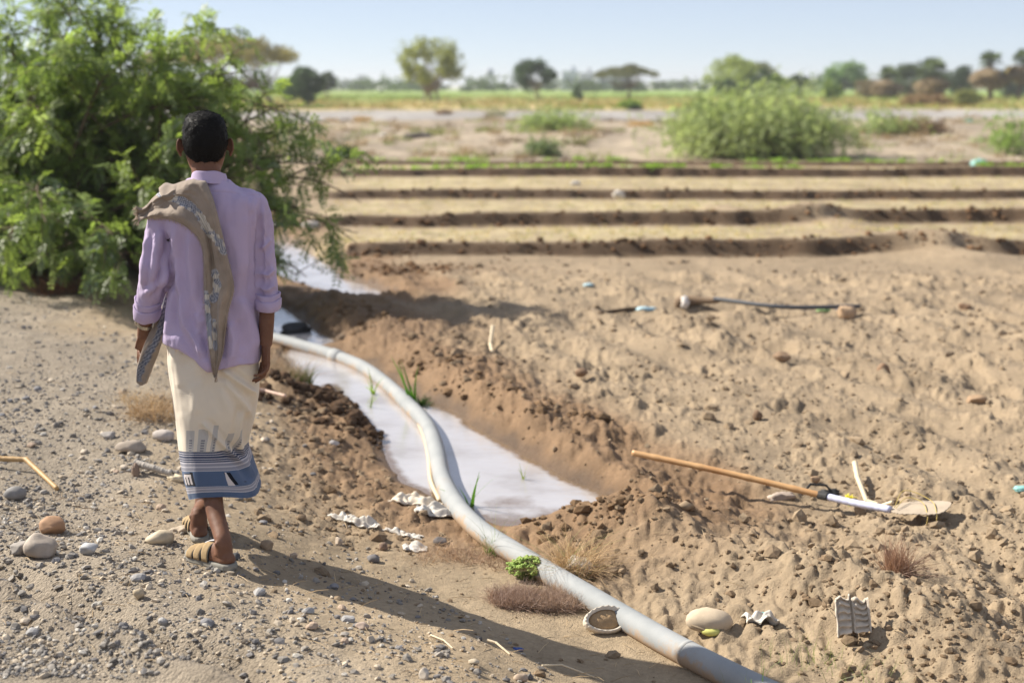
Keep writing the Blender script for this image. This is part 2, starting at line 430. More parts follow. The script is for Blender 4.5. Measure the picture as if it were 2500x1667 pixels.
    z = z + rough * (.16 * fbm2(x * .5, y * .35, 4, 121)) - .25 * sstep(120, 200, y) * 0
    z = np.where((y < 0), np.minimum(z, .3), z)
    for q in FOOT_XY:                                                # trodden flat under the feet
        z = lerp(z, 0.0, np.exp(-((x - q[0]) ** 2 + (y - q[1]) ** 2) ** 2 / .2 ** 4))
    # carve the pools
    zsh = np.where(sd < 0, np.maximum(ZW + .5 * sd, ZW - .10), ZW + sd * np.where(left, .45, .8) * (1 + .55 * fbm2(x * 7, y * 5, 3, 131)) + .004 + .045 * np.abs(fbm2(x * 11, y * 8, 4, 132, .65)) * sstep(.02, .2, sd))
    z = np.where(sd < 0, zsh, np.minimum(z, zsh + .02 * np.abs(vnoise2(x * 13, y * 9, 130)) * sstep(0, .1, sd)))
    z = np.where((sd >= 0), np.maximum(z, ZW + .004), z)
    # ---------------- albedo
    n1 = fbm2(x * 2.2, y * 1.7, 4, 200); n2 = fbm2(x * 9, y * 7, 3, 201); nb = fbm2(x * .5, y * .4, 3, 202)
    dry = np.array((.295, .225, .148)); wet = np.array((.115, .070, .038)); grav = np.array((.27, .23, .18)); sand = np.array((.325, .25, .163)); strawc = np.array((.42, .35, .205))
    c = np.where(left[:, None], sand, dry) * np.ones((n, 3))
    gm = np.where(left, sstep(1.0, 1.9, s + .35 * n1), 0)[:, None]; c = lerp(c, grav, gm * .85)
    damp = np.where(left, 1 - sstep(.30, .75, sd + .12 * n1), 1 - sstep(.40, .95, sd + .25 * n1)); damp = np.where(sd > 5, 0, damp)
    damp = np.maximum(damp, .55 * np.clip(spoil, 0, 1) * (y < 14) * (1 - sstep(.6, 1.4, sd)))
    wb = on_plane(880 * K, 616 * K, -.15)[:2]; bar_ = np.exp(-(bd / .5) ** 2) + .9 * np.exp(-(((x - wb[0]) / .95) ** 2 + ((y - wb[1]) / .45) ** 2)); bar_ = np.clip(bar_, 0, 1); damp = np.maximum(damp, .9 * bar_); damp = np.maximum(damp, np.clip(cl * 9, 0, 1))
    verywet = 1 - sstep(.0, .11, sd + .05 * n2)
    rut_shade = np.where(left, np.exp(-((rs - .02 + .05 * n1) / .10) ** 2), 0) * sstep(-.45, .15, n1 + .5 * n2 + .1); c = lerp(c, np.array((.13, .105, .085)), rut_shade[:, None] * .85)  # shade along the rut, put into the soil colour as a dark band
    c = lerp(c, np.array((.21, .128, .068)), np.clip(damp, 0, 1)[:, None] * .9)
    c = lerp(c, wet, np.clip(verywet + .9 * np.clip(cl * 9 - .4, 0, 1) + .6 * bar_ * sstep(-.2, .3, n1 + .2), 0, 1)[:, None])
    c = lerp(c, strawc, (straw * np.clip(.62 + .6 * n2 + .3 * nb, 0, .9))[:, None])
    c = lerp(c, np.array((.080, .050, .029)), np.clip(fresh_shade, 0, 1)[:, None] * .95)  # damp dug soil, darkened further to carry the shade of the steep faces
    # far land: sandy scrub, grey wadi gravel, dry yellow and green fields, pale plain
    fb = fbm2(x * .12, y * .07, 4, 210)
    far = sstep(35.6, 37, y + .6 * n1)[:, None]; c = lerp(c, np.array((.30, .245, .18)) * (1 + .35 * fb[:, None] + .3 * fbm2(x * .9, y * .6, 3, 211)[:, None]), far)
    road = (sstep(66, 70, y + 5 * fb) * (1 - sstep(96, 104, y + 8 * fb)))[:, None]; c = lerp(c, np.array((.30, .285, .27)) * (1 + .3 * fbm2(x * .3, y * .12, 3, 212)[:, None]), road * .9)
    yel = sstep(100, 108, y + 10 * fb)[:, None]; c = lerp(c, np.array((.46, .37, .17)), yel)
    gr = (sstep(105, 125, y + 30 * fb) * sstep(-.25, .25, fbm2(x * .05, y * .03, 3, 220)))[:, None]; c = lerp(c, np.array((.24, .30, .07)), gr * .8)
    gr2 = sstep(170, 210, y + 30 * fb)[:, None]; c = lerp(c, np.array((.20, .31, .06)), gr2 * .85)
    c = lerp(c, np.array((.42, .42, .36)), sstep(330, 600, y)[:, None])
    c = c * np.clip(1 + .22 * n1 + .16 * n2, .5, 1.5)[:, None]
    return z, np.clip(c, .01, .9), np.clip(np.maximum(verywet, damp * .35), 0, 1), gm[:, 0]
def ground_px(px, py, z0=-.1):             # photo point -> point on the terrain
    p = on_plane(px, py, z0)
    for _ in range(6): p = on_plane(px, py, min(height(p[0], p[1]), CAMZ - .05))
    return p
def G(x, y, z0=-.1): return ground_px(x * K, y * K, z0)

# ------------------------------------------------------------------ ground sheet
def make_ground():
    fr = np.linspace(R(-34), R(34), 1180); rest = np.linspace(R(34), R(326), 80)[1:-1]
    th = np.concatenate((fr, rest)); nt_ = len(th)
    rr = [.4, 1, 1.8, 2.6, 3.2]
    r = 3.4
    while r < 42: rr.append(r); r += min(max(r * r * 2 / 3600, .008), .0046 * r, .075)
    while r < 120: rr.append(r); r *= 1.012
    while r < 4500: rr.append(r); r *= 1.05
    rr = np.array(rr); nr = len(rr)
    X = rr[:, None] * np.sin(th)[None]; Y = rr[:, None] * np.cos(th)[None]
    P = np.stack((X.ravel(), Y.ravel()), 1)
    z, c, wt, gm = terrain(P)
    V = np.column_stack((P, z)); F = [grid_faces(nr, nt_, True)[:, ::-1]]
    V = np.vstack((V, [[0, 0, z[:nt_].mean()]])); i = np.arange(nt_); F.append(np.stack((np.full(nt_, len(V) - 1), (i + 1) % nt_, i), 1))
    c = np.vstack((c, c[:1])); wt = np.append(wt, 0); gm = np.append(gm, 0)
    m, nt, b, out = new_mat('earth'); p = pos_n(nt)
    vc = nd(nt, 'ShaderNodeVertexColor', layer_name='Col').outputs[0]
    wa = nd(nt, 'ShaderNodeAttribute', attribute_name='wet').outputs['Fac']; ga = nd(nt, 'ShaderNodeAttribute', attribute_name='gravel').outputs['Fac']
    a1 = noise_n(nt, p, 38, 6, .65); a2 = noise_n(nt, p, 160, 4, .6)
    vo = nd(nt, 'ShaderNodeTexVoronoi'); vo.inputs['Scale'].default_value = 85; nt.links.new(p, vo.inputs['Vector'])
    vo2 = nd(nt, 'ShaderNodeTexVoronoi'); vo2.inputs['Scale'].default_value = 210; nt.links.new(p, vo2.inputs['Vector'])
    peb = nd(nt, 'ShaderNodeSeparateColor', ins={0: vo.outputs['Color']}).outputs[0]; peb2 = nd(nt, 'ShaderNodeSeparateColor', ins={0: vo2.outputs['Color']}).outputs[0]
    soil = math_n(nt, 'ADD', math_n(nt, 'MULTIPLY', a1, .9), math_n(nt, 'MULTIPLY', a2, .5))     # ~0.7
    pv = math_n(nt, 'ADD', math_n(nt, 'MULTIPLY', peb, .45), math_n(nt, 'MULTIPLY', peb2, .45))
    f = nd(nt, 'ShaderNodeMix', data_type='FLOAT', ins={0: ga, 2: soil, 3: math_n(nt, 'ADD', math_n(nt, 'MULTIPLY', pv, .5), math_n(nt, 'MULTIPLY', soil, .65))}).outputs[0]
    mul = math_n(nt, 'ADD', math_n(nt, 'MULTIPLY', math_n(nt, 'SUBTRACT', f, .7), .9), 1.0)
    base = mix_n(nt, 1.0, vc, nd(nt, 'ShaderNodeCombineColor', ins={0: mul, 1: mul, 2: mul}).outputs[0], 'MULTIPLY')
    nt.links.new(base, b.inputs['Base Color'])
    nt.links.new(math_n(nt, 'SUBTRACT', .95, math_n(nt, 'MULTIPLY', wa, .45)), b.inputs['Roughness'])
    b.inputs['Specular IOR Level'].default_value = .25
    ph = math_n(nt, 'MULTIPLY', math_n(nt, 'SUBTRACT', 1.0, vo.outputs['Distance']), ga)
    h = math_n(nt, 'ADD', math_n(nt, 'MULTIPLY', ph, .5), soil)
    nt.links.new(bump_n(nt, h, .9, .012), b.inputs['Normal'])
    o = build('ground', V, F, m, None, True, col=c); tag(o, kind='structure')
    for nm, arr in (('wet', wt), ('gravel', gm)):
        at = o.data.attributes.new(nm, 'FLOAT', 'POINT'); at.data.foreach_set('value', arr.astype(np.float32))
    return o, rr, th, z[:nr * nt_].reshape(nr, nt_)
ground, HR, HT, HZG = make_ground()
def heights(P):                            # height on the finished ground sheet
    P = np.asarray(P, float); r = np.hypot(P[:, 0], P[:, 1]); t = np.arctan2(P[:, 0], P[:, 1]) % (2 * np.pi); t = np.where(t > R(326) - 1e-6, t - 2 * np.pi, t)
    a = np.clip(np.interp(r, HR, np.arange(len(HR))), 0, len(HR) - 1.001); b = np.clip(np.interp(t, HT, np.arange(len(HT))), 0, len(HT) - 1.001)
    i, j = a.astype(int), b.astype(int); u, v = a - i, b - j
    return (HZG[i, j] * (1 - v) + HZG[i, j + 1] * v) * (1 - u) + (HZG[i + 1, j] * (1 - v) + HZG[i + 1, j + 1] * v) * u
def height(x, y): return float(heights(np.array([[x, y]], float))[0])

# ------------------------------------------------------------------ water
def make_water():
    xs = np.arange(-7.5, 1.3, .04); ys = np.arange(6.0, 24, .05)
    X, Y = np.meshgrid(xs, ys); P = np.stack((X.ravel(), Y.ravel()), 1)
    sd = water_sdf(P); keep = sd < .12
    V = np.column_stack((P, np.full(len(P), ZW)))
    F = grid_faces(len(ys), len(xs)); F = F[keep[F].all(1)]
    used = np.unique(F); mp = np.full(len(V), -1); mp[used] = np.arange(len(used)); V = V[used]; F = mp[F]
    m, nt, b, out = new_mat('muddy_water'); p = pos_n(nt)
    n1 = noise_n(nt, p, 2.2, 4); n2 = noise_n(nt, nd(nt, 'ShaderNodeVectorMath', operation='MULTIPLY', ins={0: p, 1: (9, 22, 1)}).outputs[0], 1.0, 3)
    wc = ramp_n(nt, n1, [(.32, (.31, .28, .265)), (.5, (.42, .40, .40)), (.7, (.46, .445, .455))]); dp = nd(nt, 'ShaderNodeAttribute', attribute_name='shallow').outputs['Fac']; n3 = noise_n(nt, p, 7, 5, .65)
    mudf = math_n(nt, 'MULTIPLY', math_n(nt, 'SUBTRACT', math_n(nt, 'ADD', dp, math_n(nt, 'MULTIPLY', n3, .9)), .75), 2.2, clamp=True)
    nt.links.new(mix_n(nt, mudf, wc, (.17, .115, .07)), b.inputs['Base Color'])
    b.inputs['Roughness'].default_value = .035; b.inputs['IOR'].default_value = 1.75; b.inputs['Specular IOR Level'].default_value = .75
    nt.links.new(bump_n(nt, n2, .22, .012), b.inputs['Normal'])
    o = build('ditch_water', V, F, m, None, True); sdv = water_sdf(V[:, :2]); near_end = 1 - sstep(6.6, 7.2, V[:, 1] + .25 * vnoise2(V[:, 0] * 3, V[:, 1] * 4, 3)); sh_ = np.clip(sstep(-.10, .0, sdv) + .80 * near_end, 0, 1)
    at = o.data.attributes.new('shallow', 'FLOAT', 'POINT'); at.data.foreach_set('value', sh_.astype(np.float32)); tag(o, kind='structure'); return o
water = make_water()

# ================================================================== THE WALKING MAN
MY = 5.40
def mp(px, py, dy=0.0): return on_depth(px, py, MY + dy)
def cx2(x, y): return 300 + x / 2.1786, 240 + y / 2.1786      # notes taken on an enlargement of the photo
def cx3(x, y): return 300 + x / 2.45, 780 + y / 2.45
MAN = thing('person', (-1.13, 5.38, 0), 'man seen from behind, walking away in a lilac shirt and white and blue wrap skirt', 'person')
M_PX = 643.0

def ring_se(cx, cy, z, a, bf, bb, n=48, p=2.3):
    th = np.arange(n) / n * 2 * np.pi; c, s = np.cos(th), np.sin(th)
    x = a * np.sign(c) * np.abs(c) ** (2 / p); y = np.where(s > 0, bf, bb) * np.sign(s) * np.abs(s) ** (2 / p)
    return np.column_stack((cx + x, cy + y, np.full(n, z)))

def man_body():
    b = MB()
    # ---- head
    hx, hy, ztop = mp(498, 345)[0], MY + .02, 1.698
    prof = [(.002, .018, .02, .024), (.008, .042, .046, .05), (.022, .060, .066, .074), (.045, .0715, .082, .090), (.075, .0775, .090, .0985), (.105, .079, .092, .100), (.13, .077, .090, .094), (.155, .072, .089, .080), (.178, .066, .089, .064), (.20, .058, .088, .045), (.215, .046, .084, .03), (.224, .028, .072, .012)]
    pr = smooth_path(prof, 40)
    yaw = rotz(R(11)); H0 = np.array((hx, hy, ztop))
    def hd(V): return (np.asarray(V, float) @ yaw.T) + H0
    rings = np.array([hd(ring_se(0, 0, -z, w_, f, bk, 44, 2.15)) for z, w_, f, bk in pr])
    b.add(*loft(rings))
    for (x, y, z, sx, sy, sz) in ((0, .094, -.135, .013, .014, .022), (0, .106, -.148, .016, .016, .011), (0, .090, -.115, .009, .010, .03), (.017, .098, -.15, .009, .011, .008), (-.017, .098, -.15, .009, .011, .008), (0, .089, -.177, .023, .008, .006), (0, .088, -.187, .019, .008, .006), (0, .080, -.212, .022, .014, .014), (.033, .083, -.098, .026, .010, .008), (-.033, .083, -.098, .026, .010, .008), (.045, .068, -.145, .022, .018, .02), (-.045, .068, -.145, .022, .018, .02)):
        b.add(hd(ICO2[0] * (sx, sy, sz) + (x, y, z)), ICO2[1])
    for s in (-1, 1):                                            # ears: a rim round a shallow cup, standing off the skull
        e = MB(); t = np.linspace(R(-100), R(215), 26)
        er = np.column_stack((.016 * np.cos(t), np.zeros(26), .030 * np.sin(t) + .004)); er[:, 0] *= np.where(er[:, 2] < -.01, .75, 1)
        e.add(*tube(er, .0042, 7)); e.add(ICO2[0] * (.017, .0045, .029) + (-.002, .002, .002), ICO2[1]); e.add(ICO2[0] * (.008, .005, .010) + (-.002, 0, -.027), ICO2[1])
        V, F = e.data(); V = V * .97 @ rotz(R(-48)).T * (s, 1, 1) + (s * .0935, -.010, -.124); b.add(hd(V), F)
    # ---- neck, trunk
    nb = mp(507, 440)[0]
    b.add(*tube(smooth_path([hd((0, -.005, -.13)), (lerp(hx, nb, .5), MY - .002, 1.50), (nb, MY - .01, 1.45), (nb, MY - .01, 1.38)], 12), [.056, .056, .055, .054, .054, .054, .055, .056, .058, .062, .07, .08], 24))
    tr = []
    for py, L, Rr, d in ((452, 472, 556, .055), (480, 435, 600, .075), (510, 425, 610, .085), (560, 435, 605, .085), (640, 440, 600, .085), (720, 440, 600, .085), (800, 440, 596, .085), (880, 445, 596, .085), (930, 455, 586, .075)):
        l, r_ = mp(L, py), mp(Rr, py); tr.append(ring_se((l[0] + r_[0]) / 2, MY, l[2], (r_[0] - l[0]) / 2, d, d))
    b.add(*loft(np.array(tr)))
    # ---- arms
    def limb(pts, rad, n=20, m=26): P = smooth_path(pts, m); b.add(*tube(P, np.interp(np.linspace(0, 1, m), np.linspace(0, 1, len(rad)), rad), n))
    limb([mp(610, 505), mp(636, 540), mp(646, 610), mp(651, 690, .0), mp(652, 750, -.005), mp(650, 800, -.015), mp(649, 842, -.02)], [.036, .027, .022, .022, .030, .029, .024])
    limb([mp(412, 505), mp(386, 545), mp(374, 620, -.02), mp(363, 690, -.03), mp(357, 745, .015), mp(354, 795, .06), mp(350, 822, .085)], [.036, .030, .028, .028, .029, .028, .024])
    # ---- right hand: back to the right and to the camera, fingers curled in to the left
    def palm(A, B_, wd, th_, W):
        P = smooth_path([A, lerp(A, B_, .5), B_], 8); rings = []; W = np.array(W, float); W /= np.linalg.norm(W); T = B_ - A; T /= np.linalg.norm(T); N = np.cross(T, W)
        for i, p in enumerate(P):
            t = i / 7; a = lerp(wd * .68, wd, min(1, t * 1.6)); h = lerp(th_ * 1.15, th_ * .85, t); an = np.arange(20) / 20 * 2 * np.pi
            rings.append(p + np.cos(an)[:, None] * W * a + np.sin(an)[:, None] * N * h)
        b.add(*loft(np.array(rings)))
    palm(mp(649, 836, -.018), mp(649, 890, -.018), .037, .0145, mp(655, 890, -.045) - mp(642, 890, .012))
    fing = [[(640, 884, .014), (634, 908, .014), (619, 921, .012), (606, 922, .014)], [(646, 890, -.004), (640, 917, -.006), (623, 930, -.006), (607, 931, -.002)], [(652, 890, -.024), (645, 915, -.028), (629, 926, -.030), (613, 928, -.026)], [(657, 884, -.044), (651, 904, -.048), (637, 914, -.052), (622, 917, -.048)],
            [(640, 850, .014), (626, 868, .022), (613, 888, .022), (603, 907, .016)]]
    for k, f in enumerate(fing):
        P = smooth_path([mp(*q) for q in f], 14); r0 = (.0088, .0092, .0088, .0078, .0105)[k]
        b.add(*tube(P, np.linspace(r0, r0 * .78, 14), 12)); b.add(ICO2[0] * r0 * .8 + P[-1], ICO2[1])
        for q in (1, 2): b.add(ICO2[0] * r0 * 1.07 + mp(*f[q]), ICO2[1])
    # ---- left hand, swinging forward
    palm(mp(351, 815, .08), mp(343, 856, .125), .037, .0145, (.35, .75, -.35))
    for k, f in enumerate([[(340, 850, .155), (339, 874, .175), (347, 888, .165), (356, 884, .15)], [(341, 856, .135), (339, 881, .155), (347, 896, .147), (356, 892, .13)], [(343, 861, .115), (341, 884, .132), (348, 897, .126), (356, 893, .112)], [(346, 864, .098), (344, 882, .11), (350, 892, .106), (357, 889, .096)], [(347, 822, .115), (342, 838, .15), (346, 852, .172), (353, 862, .178)]]):
        P = smooth_path([mp(*q) for q in f], 14); r0 = (.0088, .0092, .0088, .0078, .0105)[k]
        b.add(*tube(P, np.linspace(r0, r0 * .78, 14), 12)); b.add(ICO2[0] * r0 * .8 + P[-1], ICO2[1])
    # ---- legs
    for leg in FEET:
        P = smooth_path(leg['pts'], 40); rad = np.interp(np.linspace(0, 1, 40), np.linspace(0, 1, len(leg['rad'])), leg['rad'])
        b.add(*tube(P, rad, 24))
        H, D = leg['heel'], leg['dir']; S = np.array((D[1], -D[0], 0)); z0 = .024 + leg['lift']
        for s, wd, hh in ((0,) * 3,): pass
        rings = []
        for u, wd, hh in ((-.004, .012, .022), (.006, .026, .040), (.03, .032, .062), (.06, .033, .078), (.09, .035, .070), (.125, .039, .054), (.16, .043, .041), (.19, .045, .032), (.212, .042, .026), (.225, .034, .02)):
            an = np.arange(24) / 24 * 2 * np.pi; c, s_ = np.cos(an), np.sin(an)
            zz = np.where(s_ > 0, s_ * hh * .92, s_ * .004)
            rings.append(H + D * u + S * (c * wd)[:, None] + np.array((0, 0, 1.0)) * (z0 + .004 + zz)[:, None])
        b.add(*loft(np.array(rings)))
        for k, (off, ln, r_) in enumerate(((-.030, .028, .0115), (-.010, .026, .0085), (.006, .022, .008), (.020, .017, .0075), (.033, .010, .007))):
            sd_ = off * leg['big']; A = H + D * .205 + S * sd_ + (0, 0, z0 + .011); b.add(*tube(np.array([A, A + D * ln * .6, A + D * ln + (0, 0, -.003)]), [r_, r_, r_ * .7], 10)); b.add(ICO2[0] * r_ * .8 + A + D * ln, ICO2[1])
        for s in (-1, 1): b.add(ICO2[0] * (.011, .013, .013) + leg['ankle'] + S * s * .029, ICO2[1])
    V, F = b.data()
    V, F = remesh(V, F, .0038, 3)
    # tendons, elbow and knuckle hollows
    V = V + vnormals(V, F) * (.0012 * fbm3(V * 26, 3, 5))[:, None]
    return V, F, hd, (hx, hy, ztop)
def foot(heel_px, toe_px, lift=0):
    h = on_plane(*heel_px, .012 + lift); t = on_plane(*toe_px, .012); d = t - h; d[2] = 0; d /= np.linalg.norm(d); h[2] = 0
    return h, d
h1, d1 = foot((566, 1383), (456, 1349)); h2, d2 = foot((490, 1318), (474, 1270))
h1[2] = h2[2] = 0
a1, a2 = h1 + d1 * .045 + (0, 0, .105), h2 + d2 * .045 + (0, 0, .105)
def legp(px, py, Y): return on_depth(px, py, Y)
FEET = [dict(heel=h1, dir=d1, ankle=a1 + (0, 0, -.005), lift=0, big=-1, pts=[mp(545, 900), legp(532, 1010, 5.43), legp(517, 1120, 5.40), legp(518, 1192, 5.345), legp(526, 1250, 5.29), lerp(legp(526, 1250, 5.29), a1, .62), a1, a1 + (0, 0, -.05)], rad=[.06, .055, .042, .0385, .0355, .032, .0310, .036]),
        dict(heel=h2, dir=d2, ankle=a2 + (0, 0, -.005), lift=0, big=1, pts=[mp(478, 900), legp(486, 1010, 5.52), legp(500, 1120, 5.66), legp(503, 1192, 5.66), legp(499, 1235, 5.64), lerp(legp(499, 1235, 5.64), a2, .6), a2, a2 + (0, 0, -.05)], rad=[.06, .056, .046, .042, .041, .034, .0315, .036])]

def skin_mat():
    m, nt, b, out = new_mat('brown_skin'); p = obj_n(nt); n1 = noise_n(nt, p, 14, 4); n2 = noise_n(nt, p, 220, 3)
    nt.links.new(ramp_n(nt, n1, [(.3, (.135, .062, .036)), (.7, (.205, .10, .06))]), b.inputs['Base Color'])
    b.inputs['Roughness'].default_value = .62; b.inputs['Specular IOR Level'].default_value = .25
    b.inputs['Subsurface Weight'].default_value = .12; b.inputs['Subsurface Radius'].default_value = (.012, .005, .003); b.inputs['Subsurface Scale'].default_value = 1
    nt.links.new(bump_n(nt, n2, .25, .001), b.inputs['Normal']); return m
SKIN = skin_mat()
BV, BF, HD, (HX, HY, HZ) = man_body()

def cloth_mat(name, col, weave=900, var=.08, rough=.85, sheen=.15):
    m, nt, b, out = new_mat(name); p = obj_n(nt)
    n1 = noise_n(nt, p, 7, 4); n2 = noise_n(nt, p, weave, 2)
    f = math_n(nt, 'ADD', 1.0, math_n(nt, 'MULTIPLY', math_n(nt, 'SUBTRACT', math_n(nt, 'ADD', n1, math_n(nt, 'MULTIPLY', n2, .6)), .8), var * 4))
    src = nd(nt, 'ShaderNodeVertexColor', layer_name='Col').outputs[0] if col is None else col
    nt.links.new(mix_n(nt, 1.0, src, nd(nt, 'ShaderNodeCombineColor', ins={0: f, 1: f, 2: f}).outputs[0], 'MULTIPLY'), b.inputs['Base Color'])
    b.inputs['Roughness'].default_value = rough; b.inputs['Specular IOR Level'].default_value = .2; b.inputs['Sheen Weight'].default_value = sheen
    nt.links.new(bump_n(nt, math_n(nt, 'ADD', n2, n1), .35, .0015), b.inputs['Normal'])
    t = nd(nt, 'ShaderNodeBsdfTranslucent'); nt.links.new(b.inputs['Base Color'].links[0].from_socket, t.inputs[0])
    mx = nd(nt, 'ShaderNodeMixShader'); mx.inputs[0].default_value = .12
    nt.links.new(b.outputs[0], mx.inputs[1]); nt.links.new(t.outputs[0], mx.inputs[2]); nt.links.new(mx.outputs[0], out.inputs[0]); return m
def folds(V, F, lines, facing=True):
    """raise or sink creases along lines measured on the photo, on the side that faces it"""
    N = vnormals(V, F); PX = project(V); dsp = np.zeros(len(V))
    vd = V - (0, 0, CAMZ); vd /= np.linalg.norm(vd, axis=1, keepdims=True)
    wt = sstep(-.1, .45, -(N * vd).sum(1)) if facing else 1
    for pts, wd, amp in lines:
        P = smooth_path(pts, 24); d, side, arc = poly_path_dist(PX, P); L = np.linalg.norm(np.diff(P, axis=0), axis=1).sum()
        fade = sstep(0, .18, arc / L) * (1 - sstep(.85, 1, arc / L) * .7) if len(pts) > 1 else 1
        dsp += amp * np.exp(-(d / wd) ** 2) * fade - amp * .55 * np.exp(-((d - wd * 2.1) / (wd * 1.2)) ** 2) * fade
    return V + N * (dsp * wt)[:, None]

# ---------------- shirt
LILAC = cloth_mat('lilac_cotton', (.50, .405, .58))
def shirt():
    b = MB(); rings = []
    for py, L, Rr, bf, bb, dy in ((893, 402, 633, .125, .135, 0), (860, 402, 634, .125, .135, 0), (814, 405, 633, .125, .13, 0), (760, 410, 629, .125, .125, 0), (699, 414, 625, .125, .12, 0), (653, 419, 624, .125, .12, 0), (600, 416, 627, .125, .125, 0), (550, 405, 633, .12, .125, 0), (515, 398, 640, .11, .12, 0), (490, 405, 640, .10, .11, 0), (474, 418, 618, .09, .10, 0), (460, 436, 592, .08, .09, -.005), (447, 452, 572, .072, .078, -.005), (438, 462, 562, .066, .07, -.005)):
        l, r_ = mp(L, py), mp(Rr, py); rings.append(ring_se((l[0] + r_[0]) / 2, MY + dy, l[2], (r_[0] - l[0]) / 2, bf, bb, 56, 2.35))
    rr = np.array(rings); rs = np.stack([smooth_path(rr[:, k], 46) for k in range(rr.shape[1])], 1); b.add(*loft(rs))
    def slv(pts, rad, ry=None):
        P = smooth_path(pts, 34); q = np.linspace(0, 1, 34); x = np.linspace(0, 1, len(rad)); b.add(*tube(P, np.interp(q, x, rad), 26))
    slv([mp(585, 490), mp(618, 500), mp(637, 535), mp(646, 590), mp(649, 653), mp(651, 705), mp(653, 742)], [.055, .056, .048, .040, .041, .044, .044])
    slv([mp(440, 490), mp(410, 503), mp(392, 545), mp(386, 600, -.01), mp(378, 660, -.025), mp(368, 712, -.01), mp(359, 752, .012)], [.058, .060, .058, .062, .064, .055, .044])
    V, F = b.data(); V, F = remesh(V, F, .005, 7)
    PX = project(V)
    low = 1 - sstep(MP_Z(893) - .005, MP_Z(893) + .17, V[:, 2]); torso = (PX[:, 0] > 396) & (PX[:, 0] < 640)
    hem = np.interp(PX[:, 0], [400, 415, 440, 474, 507, 543, 575, 632], [830, 832, 838, 862, 893, 889, 885, 880])
    V[:, 2] += np.where(torso, low * (893 - hem) / M_PX, 0)
    lines = [([cx2(266, 640), cx2(276, 760), cx2(284, 880), cx2(300, 1010), cx2(312, 1110), cx2(330, 1195), cx2(390, 1300), cx2(452, 1425)], 9, .016),
             ([cx2(715, 505), cx2(706, 600), cx2(706, 740), cx2(700, 900), cx2(702, 1060)], 6, .011), ([cx2(690, 520), cx2(684, 610)], 5, .006),
             ([cx2(610, 1050), cx2(650, 1130), cx2(690, 1240), cx2(716, 1340)], 14, .010), ([cx2(560, 1180), cx2(585, 1290), cx2(570, 1400)], 12, .012),
             ([cx2(262, 1000), cx2(250, 1120), cx2(236, 1280)], 8, .010), ([cx2(345, 720), cx2(356, 900), cx2(372, 1100)], 14, .010),
             ([cx2(640, 620), cx2(655, 760), cx2(660, 920)], 22, .010), ([cx2(550, 640), cx2(590, 800), cx2(640, 960)], 18, .008),
             ([cx2(740, 560), cx2(752, 700), cx2(740, 830)], 7, .007), ([cx2(800, 745), cx2(755, 790), cx2(720, 800)], 6, .008), ([cx2(810, 900), cx2(770, 940), cx2(715, 930)], 7, .008), ([cx2(812, 990), cx2(760, 1020), cx2(715, 1000)], 6, .007),
             ([cx2(205, 690), cx2(175, 800), cx2(160, 930), cx2(150, 1050)], 9, .010), ([cx2(130, 720), cx2(115, 860), cx2(105, 1000)], 7, .008), ([cx2(255, 800), cx2(225, 930), cx2(190, 1060)], 8, .010), ([cx2(270, 880), cx2(200, 980), cx2(110, 1040)], 7, .008),
             ([cx2(470, 1180), cx2(475, 1300), cx2(490, 1400)], 10, .012), ([cx2(380, 1140), cx2(410, 1260)], 9, .007)]
    V = folds(V, F, [(p_, w_, a_ * 1.15) for p_, w_, a_ in lines])
    N = vnormals(V, F)
    vert = fbm3(V * (13, 13, 2.6), 3, 17) * .012 + fbm3(V * (30, 30, 8), 2, 18) * .0022 + fbm3(V * 24, 3, 19) * .0018 + (np.abs(fbm3(V * (34, 34, 16), 2, 20)) - .2) * -.0022
    arm = sstep(0, 12, np.maximum(PX[:, 0] - 628, 414 - PX[:, 0])); wr = fbm3(np.column_stack((V[:, 0] * 16, V[:, 1] * 16, (V[:, 2] + .6 * V[:, 0]) * 20)), 3, 23) * .0045
    V = V + N * (vert + wr * arm)[:, None]
    # yoke seam, sleeve seams and hem stitching pressed into the cloth
    PX = project(V); N = vnormals(V, F)
    yoke, _, _ = poly_path_dist(PX, smooth_path([cx2(470, 498), cx2(560, 503), cx2(660, 512), cx2(722, 518)], 16))
    arms, _, _ = poly_path_dist(PX, smooth_path([cx2(722, 500), cx2(735, 560), cx2(722, 640), cx2(708, 720)], 16))
    back = N[:, 1] < .1
    V = V - N * (np.where(back, .0032 * np.exp(-(yoke / 2.0) ** 2) + .003 * np.exp(-(arms / 2.2) ** 2), 0))[:, None]
    return V, F
def MP_Z(py): return mp(520, py)[2]
SV, SF = shirt()
sh = build('shirt', SV, SF, LILAC, MAN)
def tuck(V, tree, mask, gap):              # keep what is worn beneath inside the cloth above it
    for i in np.where(mask)[0]:
        q = tree.find_nearest(Vector(V[i]), .07)
        if q[0] is not None and (Vector(V[i]) - q[0]).dot(q[1]) > -gap: V[i] = q[0] - q[1] * gap
    return V
SHIRT_TREE = BVHTree.FromPolygons([tuple(v) for v in SV], [tuple(int(i) for i in r_) for f in SF for r_ in f])
_px = project(BV); _arm = (_px[:, 0] > 615) | (_px[:, 0] < 420)
BV = tuck(BV, SHIRT_TREE, (BV[:, 2] < MP_Z(452)) & np.where(_arm, _px[:, 1] < 728, _px[:, 1] < 815), .009)
build('body', BV, BF, SKIN, MAN)
